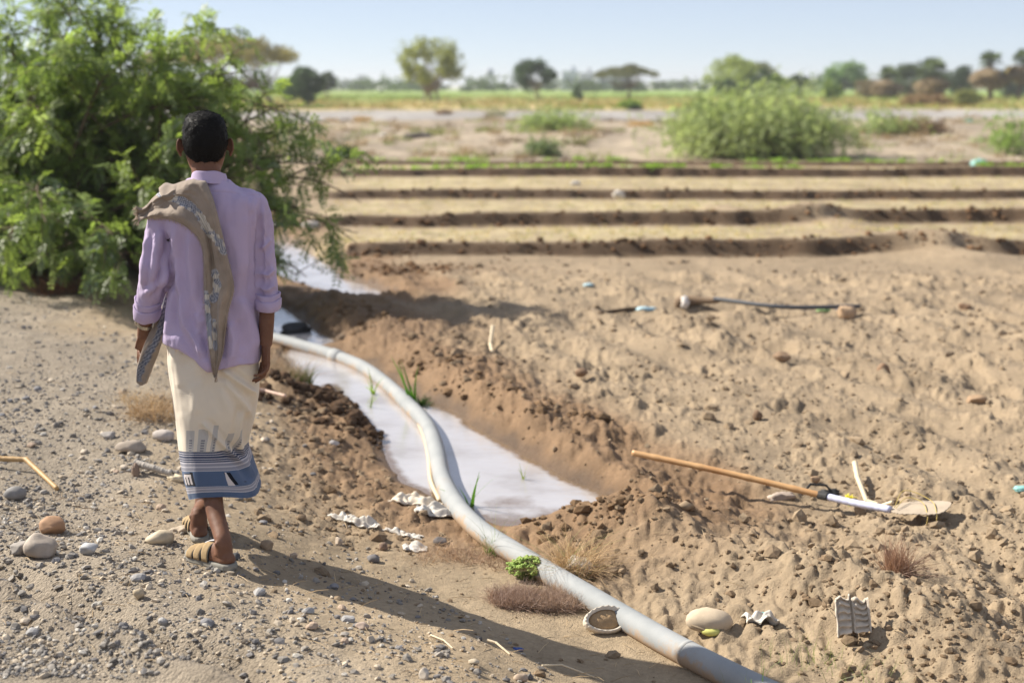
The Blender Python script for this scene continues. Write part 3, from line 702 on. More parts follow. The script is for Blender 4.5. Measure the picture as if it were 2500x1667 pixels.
def collar():
    rows = []; n = 64; cxx = mp(512, 430)[0]
    for a, b_, z, tilt in ((.056, .060, 1.440, .02), (.0575, .061, 1.466, .025), (.0585, .062, 1.4885, .03), (.0605, .064, 1.4925, .03), (.063, .067, 1.490, .03), (.0675, .073, 1.472, .032), (.0725, .081, 1.452, .035), (.0735, .082, 1.448, .035), (.071, .079, 1.449, .035), (.066, .072, 1.462, .03)):
        r_ = ring_se(cxx, MY - .012, z, a, b_, b_, n, 2.1); th = np.arange(n) / n * 2 * np.pi
        r_[:, 2] -= tilt * (np.sin(th) * .5 + .5) + .0015 * np.sin(th * 5 + z * 40); rows.append(r_)
    R_ = np.array(rows); R_ = np.stack([smooth_path(R_[:, k], 36) for k in range(n)], 1)
    return loft(R_, cap=False)
V, F = collar(); build('collar', V, F, LILAC, sh)
for (A, B_, r0, wob) in ((mp(654, 757, .0), mp(652, 718, 0), .0475, 1), (mp(356, 775, .03), mp(362, 733, .002), .0475, 2)):
    rows = []; T = (B_ - A) / np.linalg.norm(B_ - A); N = np.cross(T, (0, 1, 0)); N /= np.linalg.norm(N); Bn = np.cross(T, N); n = 48; th = np.arange(n) / n * 2 * np.pi
    L = np.linalg.norm(B_ - A)
    for t, k in ((.15, .80), (0, .86), (-.03, .96), (.02, 1.05), (.3, 1.08), (.62, 1.10), (.66, 1.06), (.60, .98), (.72, 1.0), (1.0, 1.08), (1.04, 1.02), (1.0, .93), (.9, .86)):
        rad = r0 * k * (1 + .05 * np.sin(th * 3 + wob * 2 + t * 2) + .035 * np.sin(th * 7 + t * 5 + wob))
        off = t * L + .006 * np.sin(th * 2 + wob) * (1 if .5 < t else .5)
        rows.append(A + T * off[:, None] + (np.cos(th) * rad)[:, None] * N + (np.sin(th) * rad)[:, None] * Bn)
    V, F = loft(np.array(rows), cap=False)
    build('cuff', V, F, LILAC, sh)

# ---------------- wrap skirt
def sarong_mat():
    m, nt, b, out = new_mat('woven_wrap_cloth')
    uvn = nd(nt, 'ShaderNodeUVMap', uv_map='UVMap').outputs[0]; sp = nd(nt, 'ShaderNodeSeparateXYZ', ins={0: uvn}); u, v = sp.outputs[0], sp.outputs[1]
    cream, navy, grey, pale, blue, black, white = (.80, .71, .58), (.06, .075, .13), (.30, .30, .35), (.56, .54, .57), (.10, .145, .24), (.012, .013, .02), (.68, .62, .60)
    # v: 0 hem ... 1 waist
    def s(x): return x
    st = [(0, blue), (.050, pale), (.056, grey), (.077, pale), (.083, grey), (.098, pale), (.104, blue), (.243, pale), (.249, grey), (.268, pale), (.275, grey), (.292, pale), (.297, navy), (.306, pale), (.310, navy), (.3195, pale), (.3235, navy), (.333, pale), (.337, navy), (.346, pale), (.350, navy), (.358, cream)]
    base = ramp_n(nt, v, st, 'CONSTANT')
    def box(u0, u1, v0, v1, skew=0):
        uu = u if not skew else math_n(nt, 'ADD', u, math_n(nt, 'MULTIPLY', math_n(nt, 'SUBTRACT', v, v0), skew))
        return math_n(nt, 'MULTIPLY', math_n(nt, 'COMPARE', uu, (u0 + u1) / 2, (u1 - u0) / 2), math_n(nt, 'COMPARE', v, (v0 + v1) / 2, (v1 - v0) / 2))
    def wv(sock, freq): return math_n(nt, 'ADD', .5, math_n(nt, 'MULTIPLY', math_n(nt, 'SINE', math_n(nt, 'MULTIPLY', sock, freq)), .5))
    thread = wv(u, 900.0)
    # grey woven towers above the stripes, each with a little ladder window
    for (a, c, top) in ((.118, .178, .466), (.205, .262, .474), (.287, .318, .495), (.383, .422, .448), (.447, .470, .462)):
        t = box(a, c, .358, top); base = mix_n(nt, math_n(nt, 'MULTIPLY', t, math_n(nt, 'ADD', .45, math_n(nt, 'MULTIPLY', thread, .3))), base, (.36, .37, .40))
        mid, hw = (a + c) / 2 + .004, (c - a) * .2
        lad = math_n(nt, 'MULTIPLY', box(mid - hw, mid + hw, .36, lerp(.358, top, .55)), math_n(nt, 'GREATER_THAN', wv(v, 520.0), .45)); base = mix_n(nt, math_n(nt, 'MULTIPLY', lad, .8), base, (.10, .11, .16))
    def paint(m_, c): nonlocal base; base = mix_n(nt, m_, base, c)
    # woven letter: white comb on a black block
    paint(box(.064, .140, .118, .232), black); paint(box(.124, .152, .114, .240), black)
    paint(box(.056, .130, .205, .226), white)
    for a in (.050, .080, .110): paint(box(a, a + .018, .132, .215), white)
    # white wedge with a black edge
    n5 = noise_n(nt, uvn, 60, 2)
    paint(box(.392, .432, .122, .234, .25), black)
    paint(math_n(nt, 'MULTIPLY', box(.370, .415, .112, .236), math_n(nt, 'LESS_THAN', math_n(nt, 'ADD', u, math_n(nt, 'MULTIPLY', v, .28)), .446)), white)
    paint(box(.468, .484, .138, .150, .5), navy)
    nn = noise_n(nt, obj_n(nt), 9, 4); f = math_n(nt, 'ADD', .86, math_n(nt, 'MULTIPLY', nn, .28))
    col = mix_n(nt, 1.0, base, nd(nt, 'ShaderNodeCombineColor', ins={0: f, 1: f, 2: f}).outputs[0], 'MULTIPLY')
    nt.links.new(col, b.inputs['Base Color']); b.inputs['Roughness'].default_value = .9; b.inputs['Specular IOR Level'].default_value = .15; b.inputs['Sheen Weight'].default_value = .1
    rib = wv(v, 640.0)
    nt.links.new(bump_n(nt, math_n(nt, 'ADD', math_n(nt, 'MULTIPLY', rib, .5), nn), .2, .0015), b.inputs['Normal'])
    t = nd(nt, 'ShaderNodeBsdfTranslucent'); nt.links.new(col, t.inputs[0]); mx = nd(nt, 'ShaderNodeMixShader'); mx.inputs[0].default_value = .15
    nt.links.new(b.outputs[0], mx.inputs[1]); nt.links.new(t.outputs[0], mx.inputs[2]); nt.links.new(mx.outputs[0], out.inputs[0]); return m
def sarong():
    n, m = 300, 260; keys = []
    for py, L, Rr, bf, bb, dy in ((790, 425, 608, .08, .075, 0), (840, 414, 624, .10, .09, 0), (882, 410, 631, .125, .112, .01), (955, 421, 630, .16, .13, .02), (1000, 428, 622, .20, .14, .03), (1045, 435, 612, .27, .155, .05), (1098, 443, 598, .31, .175, .07), (1139, 452, 609, .33, .195, .08), (1165, 459, 620, .33, .205, .085), (1192, 466, 629, .33, .21, .09)):
        Yc = MY + dy; l, r_ = on_depth(L, py, Yc), on_depth(Rr, py, Yc); keys.append(ring_se((l[0] + r_[0]) / 2, Yc, mp(0, py)[2], (r_[0] - l[0]) / 2, bf, bb, n, 2.2))
    kk = np.array(keys); rs = np.stack([smooth_path(kk[:, k], m) for k in range(n)], 1)       # (m,n,3) waist -> hem
    t = np.linspace(0, 1, m)[:, None]; th = (np.arange(n) / n * 2 * np.pi)[None]
    cosb = np.cos(th); camside = np.sin(th) < 0
    # the hem dips at the left and rises at the right; the stride pulls the cloth
    rs[..., 2] += (t ** 2) * np.where(camside, -.048 * np.abs(cosb) ** 2.2 + .004 * cosb, -.048)
    V = rs.reshape(-1, 3); F = [grid_faces(m, n, True)[:, ::-1]]
    u = np.where(camside, (1 + cosb) * .25, 1 - (1 + cosb) * .25) * np.ones((m, n)); v = np.broadcast_to(1 - t, (m, n))
    z = V[:, 2]; v = (z - z.min()) / (z.max() - z.min()); v = np.broadcast_to(1 - t, (m, n)).ravel()
    lines = [([cx3(470, 600), cx3(560, 705), cx3(640, 790), cx3(735, 875)], 6, .014), ([cx3(575, 290), cx3(700, 380), cx3(800, 445)], 7, .014), ([cx3(590, 340), cx3(690, 460), cx3(765, 570)], 8, .012), ([cx3(560, 330), cx3(600, 440), cx3(640, 560), cx3(650, 700)], 12, .008), ([cx3(735, 520), cx3(700, 640), cx3(700, 740), cx3(730, 830)], 7, .010), ([cx3(725, 800), cx3(755, 880), cx3(800, 940)], 8, .012), ([cx3(300, 170), cx3(320, 260), cx3(345, 420)], 14, .008), ([cx3(400, 250), cx3(430, 420), cx3(450, 580)], 22, .006), ([cx3(330, 180), cx3(420, 240), cx3(520, 330)], 12, .006), ([cx3(640, 900), cx3(700, 960), cx3(760, 1000)], 12, .006)]
    V = folds(V, F, lines)
    N = vnormals(V, F); V = V + N * (fbm3(V * (11, 11, 3), 3, 71) * .006 + fbm3(V * (28, 28, 10), 2, 72) * .0018)[:, None]
    pz = project(V)[:, 1]; V = tuck(V, SHIRT_TREE, pz < 868, .008)
    uv = np.column_stack((u.ravel(), v))
    N = vnormals(V, F); V2 = V - N * .004
    Vall = np.vstack((V, V2)); k = m * n; i = np.arange(n); j = (i + 1) % n; e = (m - 1) * n
    Fall = [np.concatenate((F[0], F[0][:, ::-1] + k, np.stack((e + i, e + j, k + e + j, k + e + i), 1)))]
    return Vall, Fall, np.vstack((uv, uv))
V, F, UV = sarong(); SARONG_V = V
build('wrap_skirt', V, F, sarong_mat(), MAN, uv=UV)

# ---------------- hair
def hair():
    n, m = 90, 60; rows = []
    prof = [(.000, .010, .012, .014), (.008, .042, .046, .05), (.022, .060, .066, .074), (.045, .0715, .082, .090), (.075, .0775, .090, .0985), (.105, .079, .092, .100), (.13, .077, .090, .094), (.155, .072, .089, .080), (.178, .066, .089, .064), (.195, .060, .088, .050)]
    pr = smooth_path(prof, m)
    for z, w_, f, bk in pr: rows.append(ring_se(0, 0, -z, w_, f, bk, n, 2.15))
    Rr = np.array(rows); V = Rr.reshape(-1, 3)
    dirs = V - np.array((0, 0, -.09)); dirs /= np.linalg.norm(dirs, axis=1, keepdims=True)
    # hairline: low at the nape, over the ears, high at the forehead
    az = np.degrees(np.arctan2(V[:, 1], V[:, 0])); az = np.abs(((az + 90 + 180) % 360) - 180)      # 0 = nape, 180 = forehead
    line = np.interp(az, [0, 35, 55, 75, 95, 105, 125, 150, 180], [.190, .182, .160, .128, .118, .128, .085, .062, .056]) + .004 * vnoise3(V * 60, 3)
    cover = 1 - sstep(-.012, .006, -V[:, 2] - line)
    curl = .0022 * np.abs(vnoise3(V * 130, 8)) + .0022 * vnoise3(V * 60, 9)
    V = V + dirs * (-.006 + cover * (.0095 + curl + .006 * sstep(-.09, -.01, V[:, 2])))[:, None]
    F = [grid_faces(m, n, True)[:, ::-1]]
    V = np.vstack((V, V[:n].mean(0)[None])); i = np.arange(n); F.append(np.stack((np.full(n, m * n), i, (i + 1) % n), 1))
    b = MB(); b.add(HD(V), F)
    # short tight curls
    rng = np.random.default_rng(3); idx = rng.choice(np.where(cover > .5)[0], 4200)
    P = V[idx] + rng.normal(size=(4200, 3)) * .0025; D = dirs[idx]
    for k in range(2):
        a = rng.normal(size=(4200, 3)); a -= (a * D).sum(1, keepdims=True) * D; a /= np.linalg.norm(a, axis=1, keepdims=True)
        w_ = np.cross(D, a) * .0008; p0 = P - D * .001; p1 = P + D * .0012 + a * .0025; p2 = P + D * .0018 + a * .0055
        Vs = np.stack((p0 - w_, p0 + w_, p1 - w_, p1 + w_, p2), 1).reshape(-1, 3); q = np.arange(4200)[:, None] * 5
        b.add(HD(Vs), [np.hstack((q, q + 1, q + 3, q + 2)), np.hstack((q + 2, q + 3, q + 4))])
    return b
HAIR = simple_mat('black_hair', (.0045, .004, .004), .6, .3, 300, .4, .001, .12)
hair().build('hair', HAIR, MAN)
EYE = simple_mat('eye_white', (.6, .57, .53), .2, .05, 40, 0); IRIS = simple_mat('dark_iris', (.02, .012, .008), .15, .1, 80, 0)
for s in (-1, 1):
    e = build('eye', HD(ICO2[0] * .0125 + (s * .032, .0785, -.115)), ICO2[1], EYE, MAN)
    build('iris', HD(ICO2[0] * (.006, .003, .006) + (s * .032, .0900, -.115)), ICO2[1], IRIS, e)

# ---------------- scarf over the left shoulder
def raycast_scene(objs):
    V = np.vstack([o[0] for o in objs]); F = []; n = 0
    for v, f in objs:
        for q in f: F += [tuple(int(i) + n for i in r_) for r_ in q]
        n += len(v)
    return BVHTree.FromPolygons([tuple(v) for v in V], F)
def scarf():
    bvh = raycast_scene([(SV, SF)])
    rows = [((84, 662), (74, 574)), ((100, 648), (100, 582)), ((118, 640), (128, 566)), ((140, 632), (158, 530)), ((165, 632), (215, 484)), ((190, 634), (300, 447)), ((225, 640), (365, 430)), ((275, 652), (430, 430)), ((345, 690), (470, 505)), ((400, 745), (500, 600)), ((424, 810), (530, 720)), ((430, 900), (556, 835)), ((431, 1000), (592, 1003)), ((437, 1120), (563, 1130)), ((449, 1250), (546, 1250)), ((461, 1350), (534, 1350)), ((479, 1450), (510, 1430)), ((488, 1484), (500, 1480))]
    L = smooth_path([cx2(*a) for a, _ in rows], 300); Rr = smooth_path([cx2(*b_) for _, b_ in rows], 300)
    nc = 70; s = np.linspace(0, 1, nc)
    PXg = L[:, None] * (1 - s)[None, :, None] + Rr[:, None] * s[None, :, None]
    Yd = np.full(PXg.shape[:2], np.nan); cam0 = Vector((0, 0, CAMZ))
    for i in range(300):
        for j in range(nc):
            d = Vector(ray(*PXg[i, j])).normalized(); h = bvh.ray_cast(cam0, d)
            if h[0] is not None and h[0].y < MY + .08: Yd[i, j] = h[0].y
    miss = np.isnan(Yd)
    # fill misses from the nearest hit along the row, then down the drape
    base = np.full(300, np.nan)
    for i in range(300):
        g = np.where(~miss[i])[0]
        if len(g):
            Yd[i] = np.interp(np.arange(nc), g, Yd[i, g]); base[i] = Yd[i].mean()
    g = np.where(~np.isnan(base))[0]
    for i in range(300):
        if np.isnan(base[i]): k = g[np.argmin(np.abs(g - i))]; Yd[i] = Yd[k]
    raw = Yd.copy()
    for _ in range(30):
        q = np.pad(Yd, 1, mode='edge'); Yd = .2 * (q[1:-1, 1:-1] + q[:-2, 1:-1] + q[2:, 1:-1] + q[1:-1, :-2] + q[1:-1, 2:])
        Yd = np.minimum(Yd, raw + .001)
    T = np.linspace(0, 1, 300)[:, None]; S = s[None]
    ph = 2 * np.pi * S
    fold = .010 * np.sin(ph * 1.35 + 2.5 * T + .8 * np.sin(T * 9)) + .003 * np.sin(ph * 2.7 - 5 * T + 1) + .0012 * np.sin(ph * 5.3 + 9 * T)
    layer = .018 * sstep(.52 + .1 * np.sin(T * 8), .58 + .1 * np.sin(T * 8), S) * (T > .25)          # one lap lies over the other
    fold = fold + layer; fold = fold + .004 * fbm2(S * 7 + T * 0, T * 22 + S * 0, 3, 44)
    wid = np.linalg.norm(Rr - L, axis=1)[:, None]; fold = fold * np.clip(wid / 45, .35, 1)
    edge = np.minimum(S, 1 - S); off = .018 + fold - .010 * (1 - sstep(0, .06, edge)) * (~(T < .12))
    out = np.empty((300, nc, 3))
    for i in range(300):
        for j in range(nc): out[i, j] = on_depth(PXg[i, j, 0], PXg[i, j, 1], Yd[i, j] - off[i, j])
    # sideways flap end lifts off the shoulder
    # shoulder top: the upper edge rolls forward over the shoulder
    V = out.reshape(-1, 3); F = grid_faces(300, nc)[:, ::-1]
    N = vnormals(V, [F]); V2 = V - N * .004
    if (N[:, 1].mean() > 0): F = F[:, ::-1]; N = -N; V2 = V - N * .004
    k = len(V); top = np.arange(nc); bot = (299) * nc + top; lef = np.arange(300) * nc; rig = lef + nc - 1
    Fa = [F, F[:, ::-1] + k]
    for e in (top, bot, lef, rig): Fa.append(np.stack((e[:-1], e[1:], e[1:] + k, e[:-1] + k), 1))
    PXv = PXg.reshape(-1, 2)
    taupe = np.array((.31, .25, .20)); c = np.ones((k, 3)) * taupe
    c *= (1 + .18 * fbm2(PXv[:, 0] * .06, PXv[:, 1] * .06, 3, 5))[:, None]
    for pts, wd in (([(188, 500), (260, 528), (330, 556), (400, 612), (450, 700), (495, 745), (538, 806)], 11), ([(488, 925), (500, 1000), (482, 1065)], 10), ([(440, 1035), (452, 1150), (464, 1320)], 8), ([(486, 1180), (492, 1330)], 5)):
        d, sd_, arc = poly_path_dist(PXv, smooth_path([cx2(*p) for p in pts], 30)); wv = wd * (1 + .25 * vnoise2(arc * .15, arc * 0, 3))
        inb = 1 - sstep(wv * .85, wv, d)
        chk = (np.sin(arc * 1.05) * np.sin(d * sd_ * 1.05)) > .0; big = vnoise2(arc * .09, d * sd_ * .12, 12) > .12
        pc = np.where(chk[:, None], np.array((.14, .15, .19)), np.array((.42, .42, .45))); pc = np.where(big[:, None], np.array((.60, .55, .48)) * (.75 + .35 * (np.sin(d * 1.6) > 0))[:, None], pc)
        c = lerp(c, pc, inb[:, None])
    b = MB(); b.add(np.vstack((V, V2)), Fa, np.vstack((c, c)))
    # the lap that runs over the shoulder, down the front and out beside the left arm
    path = smooth_path([mp(436, 478, -.085), mp(436, 463, -.03), mp(434, 462, .03), mp(434, 482, .085), mp(432, 540, .112), mp(426, 630, .118), mp(420, 690, .11), mp(*cx2(236, 1060), .09), mp(*cx2(208, 1180), .055), mp(*cx2(165, 1300), .045), mp(*cx2(125, 1420), .045), mp(*cx2(108, 1500), .045), mp(*cx2(104, 1532), .045)], 150)
    T_, N_, B_ = frames(path); th = np.arange(44) / 44 * 2 * np.pi; q = np.linspace(0, 1, 150)
    rx = np.interp(q, [0, .08, .2, .35, .5, .62, .72, .85, .95, 1], [.062, .072, .07, .055, .04, .024, .027, .031, .021, .005]); rz = np.interp(q, [0, .2, .5, .7, .9, 1], [.016, .018, .018, .014, .011, .004])
    rows_ = []
    for i in range(150):
        T0 = T_[i]; W = np.array((1.0, 0.0, 0.0)); W = W - T0 * (W @ T0); W /= np.linalg.norm(W); U = np.cross(T0, W)
        k_ = 1 + .35 * np.sin(th * 3 + q[i] * 14) + .22 * np.sin(th * 6 - q[i] * 23)
        rows_.append(path[i] + (np.cos(th) * rx[i])[:, None] * W + (np.sin(th) * rz[i] * k_)[:, None] * U)
    Vt, Ft = loft(np.array(rows_)); tq = np.concatenate((np.repeat(q, 44), [0, 1])); Vt = Vt + (.007 * sstep(.45, .7, tq))[:, None] * np.stack([fbm3(Vt * (16, 16, 9) + 7 * k, 2, 60 + k) for k in range(3)], 1); ct = np.ones((len(Vt), 3)) * taupe; ct *= (1 + .18 * fbm3(Vt * 30, 3, 4))[:, None]
    tt = np.concatenate((np.repeat(q, 44), [0, 1])); cc = np.concatenate((np.tile(np.cos(th), 150), [0, 0]))
    pat = sstep(.55, .6, tt) * (1 - sstep(.93, .95, tt)) * sstep(.55, .4, np.abs(cc + .05 + .3 * np.sin(tt * 16)) + .35 * fbm3(Vt * 45, 2, 8))
    chk = (np.sin(tt * 330) * np.sin(cc * 13)) > 0; pc = np.where(chk[:, None], np.array((.10, .11, .145)), np.array((.30, .30, .32)))
    ct = lerp(ct, pc, pat[:, None]); b.add(Vt, Ft, ct)
    return b, out, bvh
SCARF = cloth_mat('taupe_scarf_cloth', None, 700, .10)
sb, SG, _bvh = scarf()
sco = sb.build('scarf', SCARF, MAN)
def fringe():
    rng = np.random.default_rng(5); b = MB(); b2 = MB(); b3 = MB()
    def strand(p, d, ln, b=b):
        d = d / np.linalg.norm(d); e = rng.normal(size=3) * .35; P = smooth_path([p, p + d * ln * .5 + e * ln * .2, p + d * ln + e * ln * .5 + (0, 0, -ln * .25)], 5); b.add(*tube(P, [.0011, .0011, .001, .0009, .0006], 4))
    for i in range(40, 290, 2): strand(SG[i, 0], SG[i, 0] - SG[i, 4] + np.array((0, -.002, -.003)), rng.uniform(.006, .013), b)
    for i in range(190, 290, 3): strand(SG[i, -1], SG[i, -1] - SG[i, -5], rng.uniform(.004, .009))
    for j in range(0, 70, 2): strand(SG[0, j], SG[0, j] - SG[5, j] + np.array((0, 0, rng.uniform(-.01, .005))), rng.uniform(.010, .024), b2)
    for j in range(0, 70, 3): strand(SG[-1, j], SG[-1, j] - SG[-6, j], rng.uniform(.008, .018), b3)
    return b, b2, b3
THREAD = simple_mat('scarf_thread', (.42, .33, .25), .9, .2, 60, 0)
for f_ in fringe(): f_.build('fringe', THREAD, sco)

# ---------------- wristwatch
STEEL = simple_mat('watch_steel', (.62, .58, .5), .3, .12, 90, .2, .001, .5, 1.0)
wA, wB = mp(355.5, 783, .05), mp(353, 797, .064); T = (wB - wA) / np.linalg.norm(wB - wA); N = np.cross(T, (0, 1, 0)); N /= np.linalg.norm(N); Bn = np.cross(T, N)
wm = MB()
for k in range(30):                                              # linked bracelet
    a = k / 30 * 2 * math.pi; c = (wA + wB) / 2 + N * math.cos(a) * .0305 + Bn * math.sin(a) * .0295
    rad = N * math.cos(a) + Bn * math.sin(a); tan = np.cross(T, rad)
    Q = np.array([(x, y, z) for x in (-1, 1) for y in (-1, 1) for z in (-1, 1)], float) * (.0080, .0027, .0018)
    Vv = c + Q[:, :1] * T + Q[:, 1:2] * tan + Q[:, 2:] * rad
    wm.add(Vv, np.array([(0, 1, 3, 2), (4, 6, 7, 5), (0, 4, 5, 1), (2, 3, 7, 6), (0, 2, 6, 4), (1, 5, 7, 3)]))
wo_ = wm.build('wristwatch', STEEL, MAN, smooth=False)
cc_ = (wA + wB) / 2 - N * .033
V, F = tube(np.array([cc_ + N * .004, cc_ + N * .003, cc_ - N * .003, cc_ - N * .005]), [.014, .0165, .0165, .014], 28); build('watch_case', V, F, STEEL, wo_)

# ---------------- sandals
SOLE = simple_mat('grey_rubber_sole', (.25, .235, .20), .8, .2, 60, .4, .002); STRAP = simple_mat('tan_suede', (.36, .255, .135), .9, .18, 120, .5, .0015); DARK = simple_mat('black_lining', (.02, .02, .022), .8, .2, 80, .2)
BUCK = simple_mat('pale_buckle_tab', (.5, .5, .52), .5, .1, 80, .2)
for leg in FEET:
    H, D = leg['heel'], leg['dir']; S = np.array((D[1], -D[0], 0)) * leg['big'] * -1      # S points to the big toe side
    u = np.array([-.014, -.006, .01, .04, .08, .12, .16, .20, .225, .243, .252]); a_ = np.array([.012, .024, .034, .038, .037, .040, .046, .050, .047, .036, .016]); c_ = np.array([0, 0, 0, 0, -.002, .0, .002, .004, .007, .009, .010])
    t = np.linspace(0, 1, 60); uu = np.interp(t, np.linspace(0, 1, 11), u); aa = np.interp(t, np.linspace(0, 1, 11), a_); ctr = np.interp(t, np.linspace(0, 1, 11), c_)
    rings = []
    for k in range(60):
        q = np.array([(-1, .0), (-.97, .15), (-.99, .55), (-.93, .95), (-.5, 1), (0, .98), (.5, 1), (.93, .95), (.99, .55), (.97, .15), (.5, 0), (-.5, 0)])
        toe = .012 * sstep(.18, .252, uu[k]); hh = .0245 - .004 * sstep(.1, .2, uu[k])
        rings.append(H + D * uu[k] + S * (ctr[k] + q[:, 0] * aa[k])[:, None] + np.array((0, 0, 1.0)) * (q[:, 1] * hh + toe + .001)[:, None])
    V, F = loft(np.array(rings)); sd_ = build('sandal', V, F, SOLE, MAN)
    def strap_at(u0, u1, hgt, mat, name, wd=.012, lat=(-1, 1)):
        P = []
        for f in np.linspace(0, 1, 26):
            an = math.pi * f; uq = lerp(u0, u1, f); k = np.interp(uq, u, a_) * .99; P.append(H + D * uq + S * (np.interp(uq, u, c_) - math.cos(an) * k) + np.array((0, 0, .020 + max(0, math.sin(an)) ** .75 * hgt)))
        P = np.array(P); rr = []
        for i in range(26):
            tg = P[min(i + 1, 25)] - P[max(i - 1, 0)]; tg /= np.linalg.norm(tg); wdir = D - tg * (D @ tg); wdir /= np.linalg.norm(wdir); nn = np.cross(tg, wdir)
            rr.append([P[i] + wdir * a * wd + nn * b_ * .0024 for a, b_ in ((-1, -.6), (-1, .6), (-.6, 1), (.6, 1), (1, .6), (1, -.6), (.5, -1), (-.5, -1))])
        return build(name, *loft(np.array(rr)), mat, sd_)
    strap_at(.195, .20, .036, STRAP, 'strap', .017); strap_at(.155, .158, .049, STRAP, 'strap', .017); strap_at(.112, .118, .064, STRAP, 'strap', .018)
    strap_at(.175, .178, .0405, DARK, 'lining', .0035); strap_at(.133, .138, .0545, DARK, 'lining', .0035); strap_at(.091, .097, .0665, DARK, 'lining', .003)
    c0 = H + D * .125 + S * (.010) + np.array((0, 0, .089)); V, F = tube(smooth_path([c0 - D * .022 + S * .004 + (0, 0, .004), c0, c0 + D * .026 - S * .004 + (0, 0, -.012)], 8), .009, 10, True, .0025); build('buckle_tab', V, F, BUCK, sd_)

# ================================================================== PIPE, HOSE, TOOLS AND LITTER
def zp(pts, z): return [on_plane(x * K, y * K, z) for x, y in pts]
PVC = None
def pvc_mat():
    m, nt, b, out = new_mat('grey_plastic_pipe'); p = obj_n(nt); n1 = noise_n(nt, p, 3.2, 5, .65); n2 = noise_n(nt, p, 26, 5, .7)
    nz = nd(nt, 'ShaderNodeSeparateXYZ', ins={0: nd(nt, 'ShaderNodeNewGeometry').outputs['Normal']}).outputs[2]
    mud = math_n(nt, 'MULTIPLY', math_n(nt, 'SUBTRACT', math_n(nt, 'ADD', math_n(nt, 'ADD', math_n(nt, 'MULTIPLY', n1, .7), math_n(nt, 'MULTIPLY', n2, .6)), math_n(nt, 'MULTIPLY', nz, -.22)), .60), 7.0, clamp=True)
    grime = ramp_n(nt, n1, [(.3, (.26, .275, .28)), (.6, (.335, .345, .345)), (.75, (.30, .28, .245))])
    nt.links.new(mix_n(nt, math_n(nt, 'MULTIPLY', mud, .75), grime, (.42, .28, .16)), b.inputs['Base Color']); b.inputs['Roughness'].default_value = .7; b.inputs['Specular IOR Level'].default_value = .2
    nt.links.new(bump_n(nt, n2, .15, .002), b.inputs['Normal']); return m
PVC = pvc_mat()
P = np.array([on_plane(x * K, y * K, -.225 if y > 1180 else -.235) for x, y in PIPE_PX])
for i in range(len(P)): P[i, 2] = max(ZW + .028, height(P[i, 0], P[i, 1]) + .038)
zz = P[:, 2].copy(); P[1:-1, 2] = (zz[:-2] + zz[1:-1] + zz[2:]) / 3
PATH = smooth_path(P, 260)
PIPE_R = .0485
pt = thing('water_pipe', PATH[120], 'long pale grey plastic pipe curving through the muddy ditch to the lower right', 'pipe')
q = np.linspace(0, 1, 260); rr = PIPE_R * (1 + .035 * np.sin(q * 61) * np.exp(-((q - .42) / .2) ** 2))
build('pipe_wall', *tube(PATH, rr, 28), PVC, pt)
def band(i, k, name, wd=.03, mat=PVC):
    c, t = PATH[i], PATH[i + 1] - PATH[i]; t /= np.linalg.norm(t)
    build(name, *tube(np.array([c - t * wd, c - t * wd * .95, c + t * wd * .95, c + t * wd]), [PIPE_R * 1.0, PIPE_R * k, PIPE_R * k, PIPE_R * 1.0], 28), mat, pt)
band(46, 1.13, 'coupling', .07); band(140, 1.015, 'joint_seam', .006); band(222, 1.02, 'joint_seam', .01)
HOSE = simple_mat('yellowed_hose', (.62, .52, .36), .6, .12, 30, .2)
hp = smooth_path([on_plane(x * K, y * K, ZW) + (0, 0, .016) for x, y in ((600, 772), (660, 795), (730, 815), (800, 838), (862, 872), (905, 915), (945, 955), (972, 1000), (984, 1050), (990, 1110), (1010, 1160))], 120)
hp[:, 2] += .006 * np.sin(np.linspace(0, 14, 120))
tag(build('thin_hose', *tube(hp, .011, 10), HOSE), 'thin yellowish hose lying in the water along the left of the grey pipe', 'hose')

# ---------------- bamboo handled shovel lying on the ploughed soil
BAMBOO = None
def bamboo_mat():
    m, nt, b, out = new_mat('bamboo'); p = obj_n(nt); n1 = noise_n(nt, p, 5, 4); n2 = noise_n(nt, p, 90, 3)
    nt.links.new(mix_n(nt, math_n(nt, 'MULTIPLY', n2, .35), ramp_n(nt, n1, [(.3, (.50, .26, .10)), (.7, (.62, .38, .17))]), (.25, .13, .06)), b.inputs['Base Color']); b.inputs['Roughness'].default_value = .45; return m
BAMBOO = bamboo_mat(); STRAPBLUE = simple_mat('pale_blue_tape', (.55, .57, .72), .45, .15, 60, .2); BLACKTIE = simple_mat('black_rubber_tie', (.03, .03, .03), .7, .2, 60, .4)
BOARD = simple_mat('weathered_blade_metal', (.40, .33, .25), .75, .22, 14, .3); YCORD = simple_mat('yellow_cord', (.50, .38, .13), .8, .2, 60, .2)
A = G(1452, 1083); A[2] += .10; B_ = G(1886, 1172); B_[2] += .075; C_ = G(2045, 1194); C_[2] += .05
sv = thing('shovel', B_, 'bamboo handled shovel with a broad flat blade lying on the dug field', 'shovel')
hP = smooth_path([A, lerp(A, B_, .5) + (0, 0, .006), B_], 60); hr = .0155 * np.ones(60)
for k in (8, 22, 37, 51): hr[k] *= 1.14; hr[k - 1] *= 1.06; hr[k + 1] *= 1.03
build('handle', *tube(hP, hr, 14), BAMBOO, sv)
sP = smooth_path([B_, lerp(B_, C_, .5) + (0, 0, -.004), C_], 30); build('shaft', *tube(sP, .017 * (1 + .05 * np.sin(np.arange(30) * 1.9)), 14), STRAPBLUE, sv)
tb = MB()
for k in range(7): c = lerp(B_, C_, -.045 + k * .02); tb.add(*tube(np.array([c, lerp(c, C_, .03)]), [.021, .020], 12))
tb.build('binding', BLACKTIE, sv)
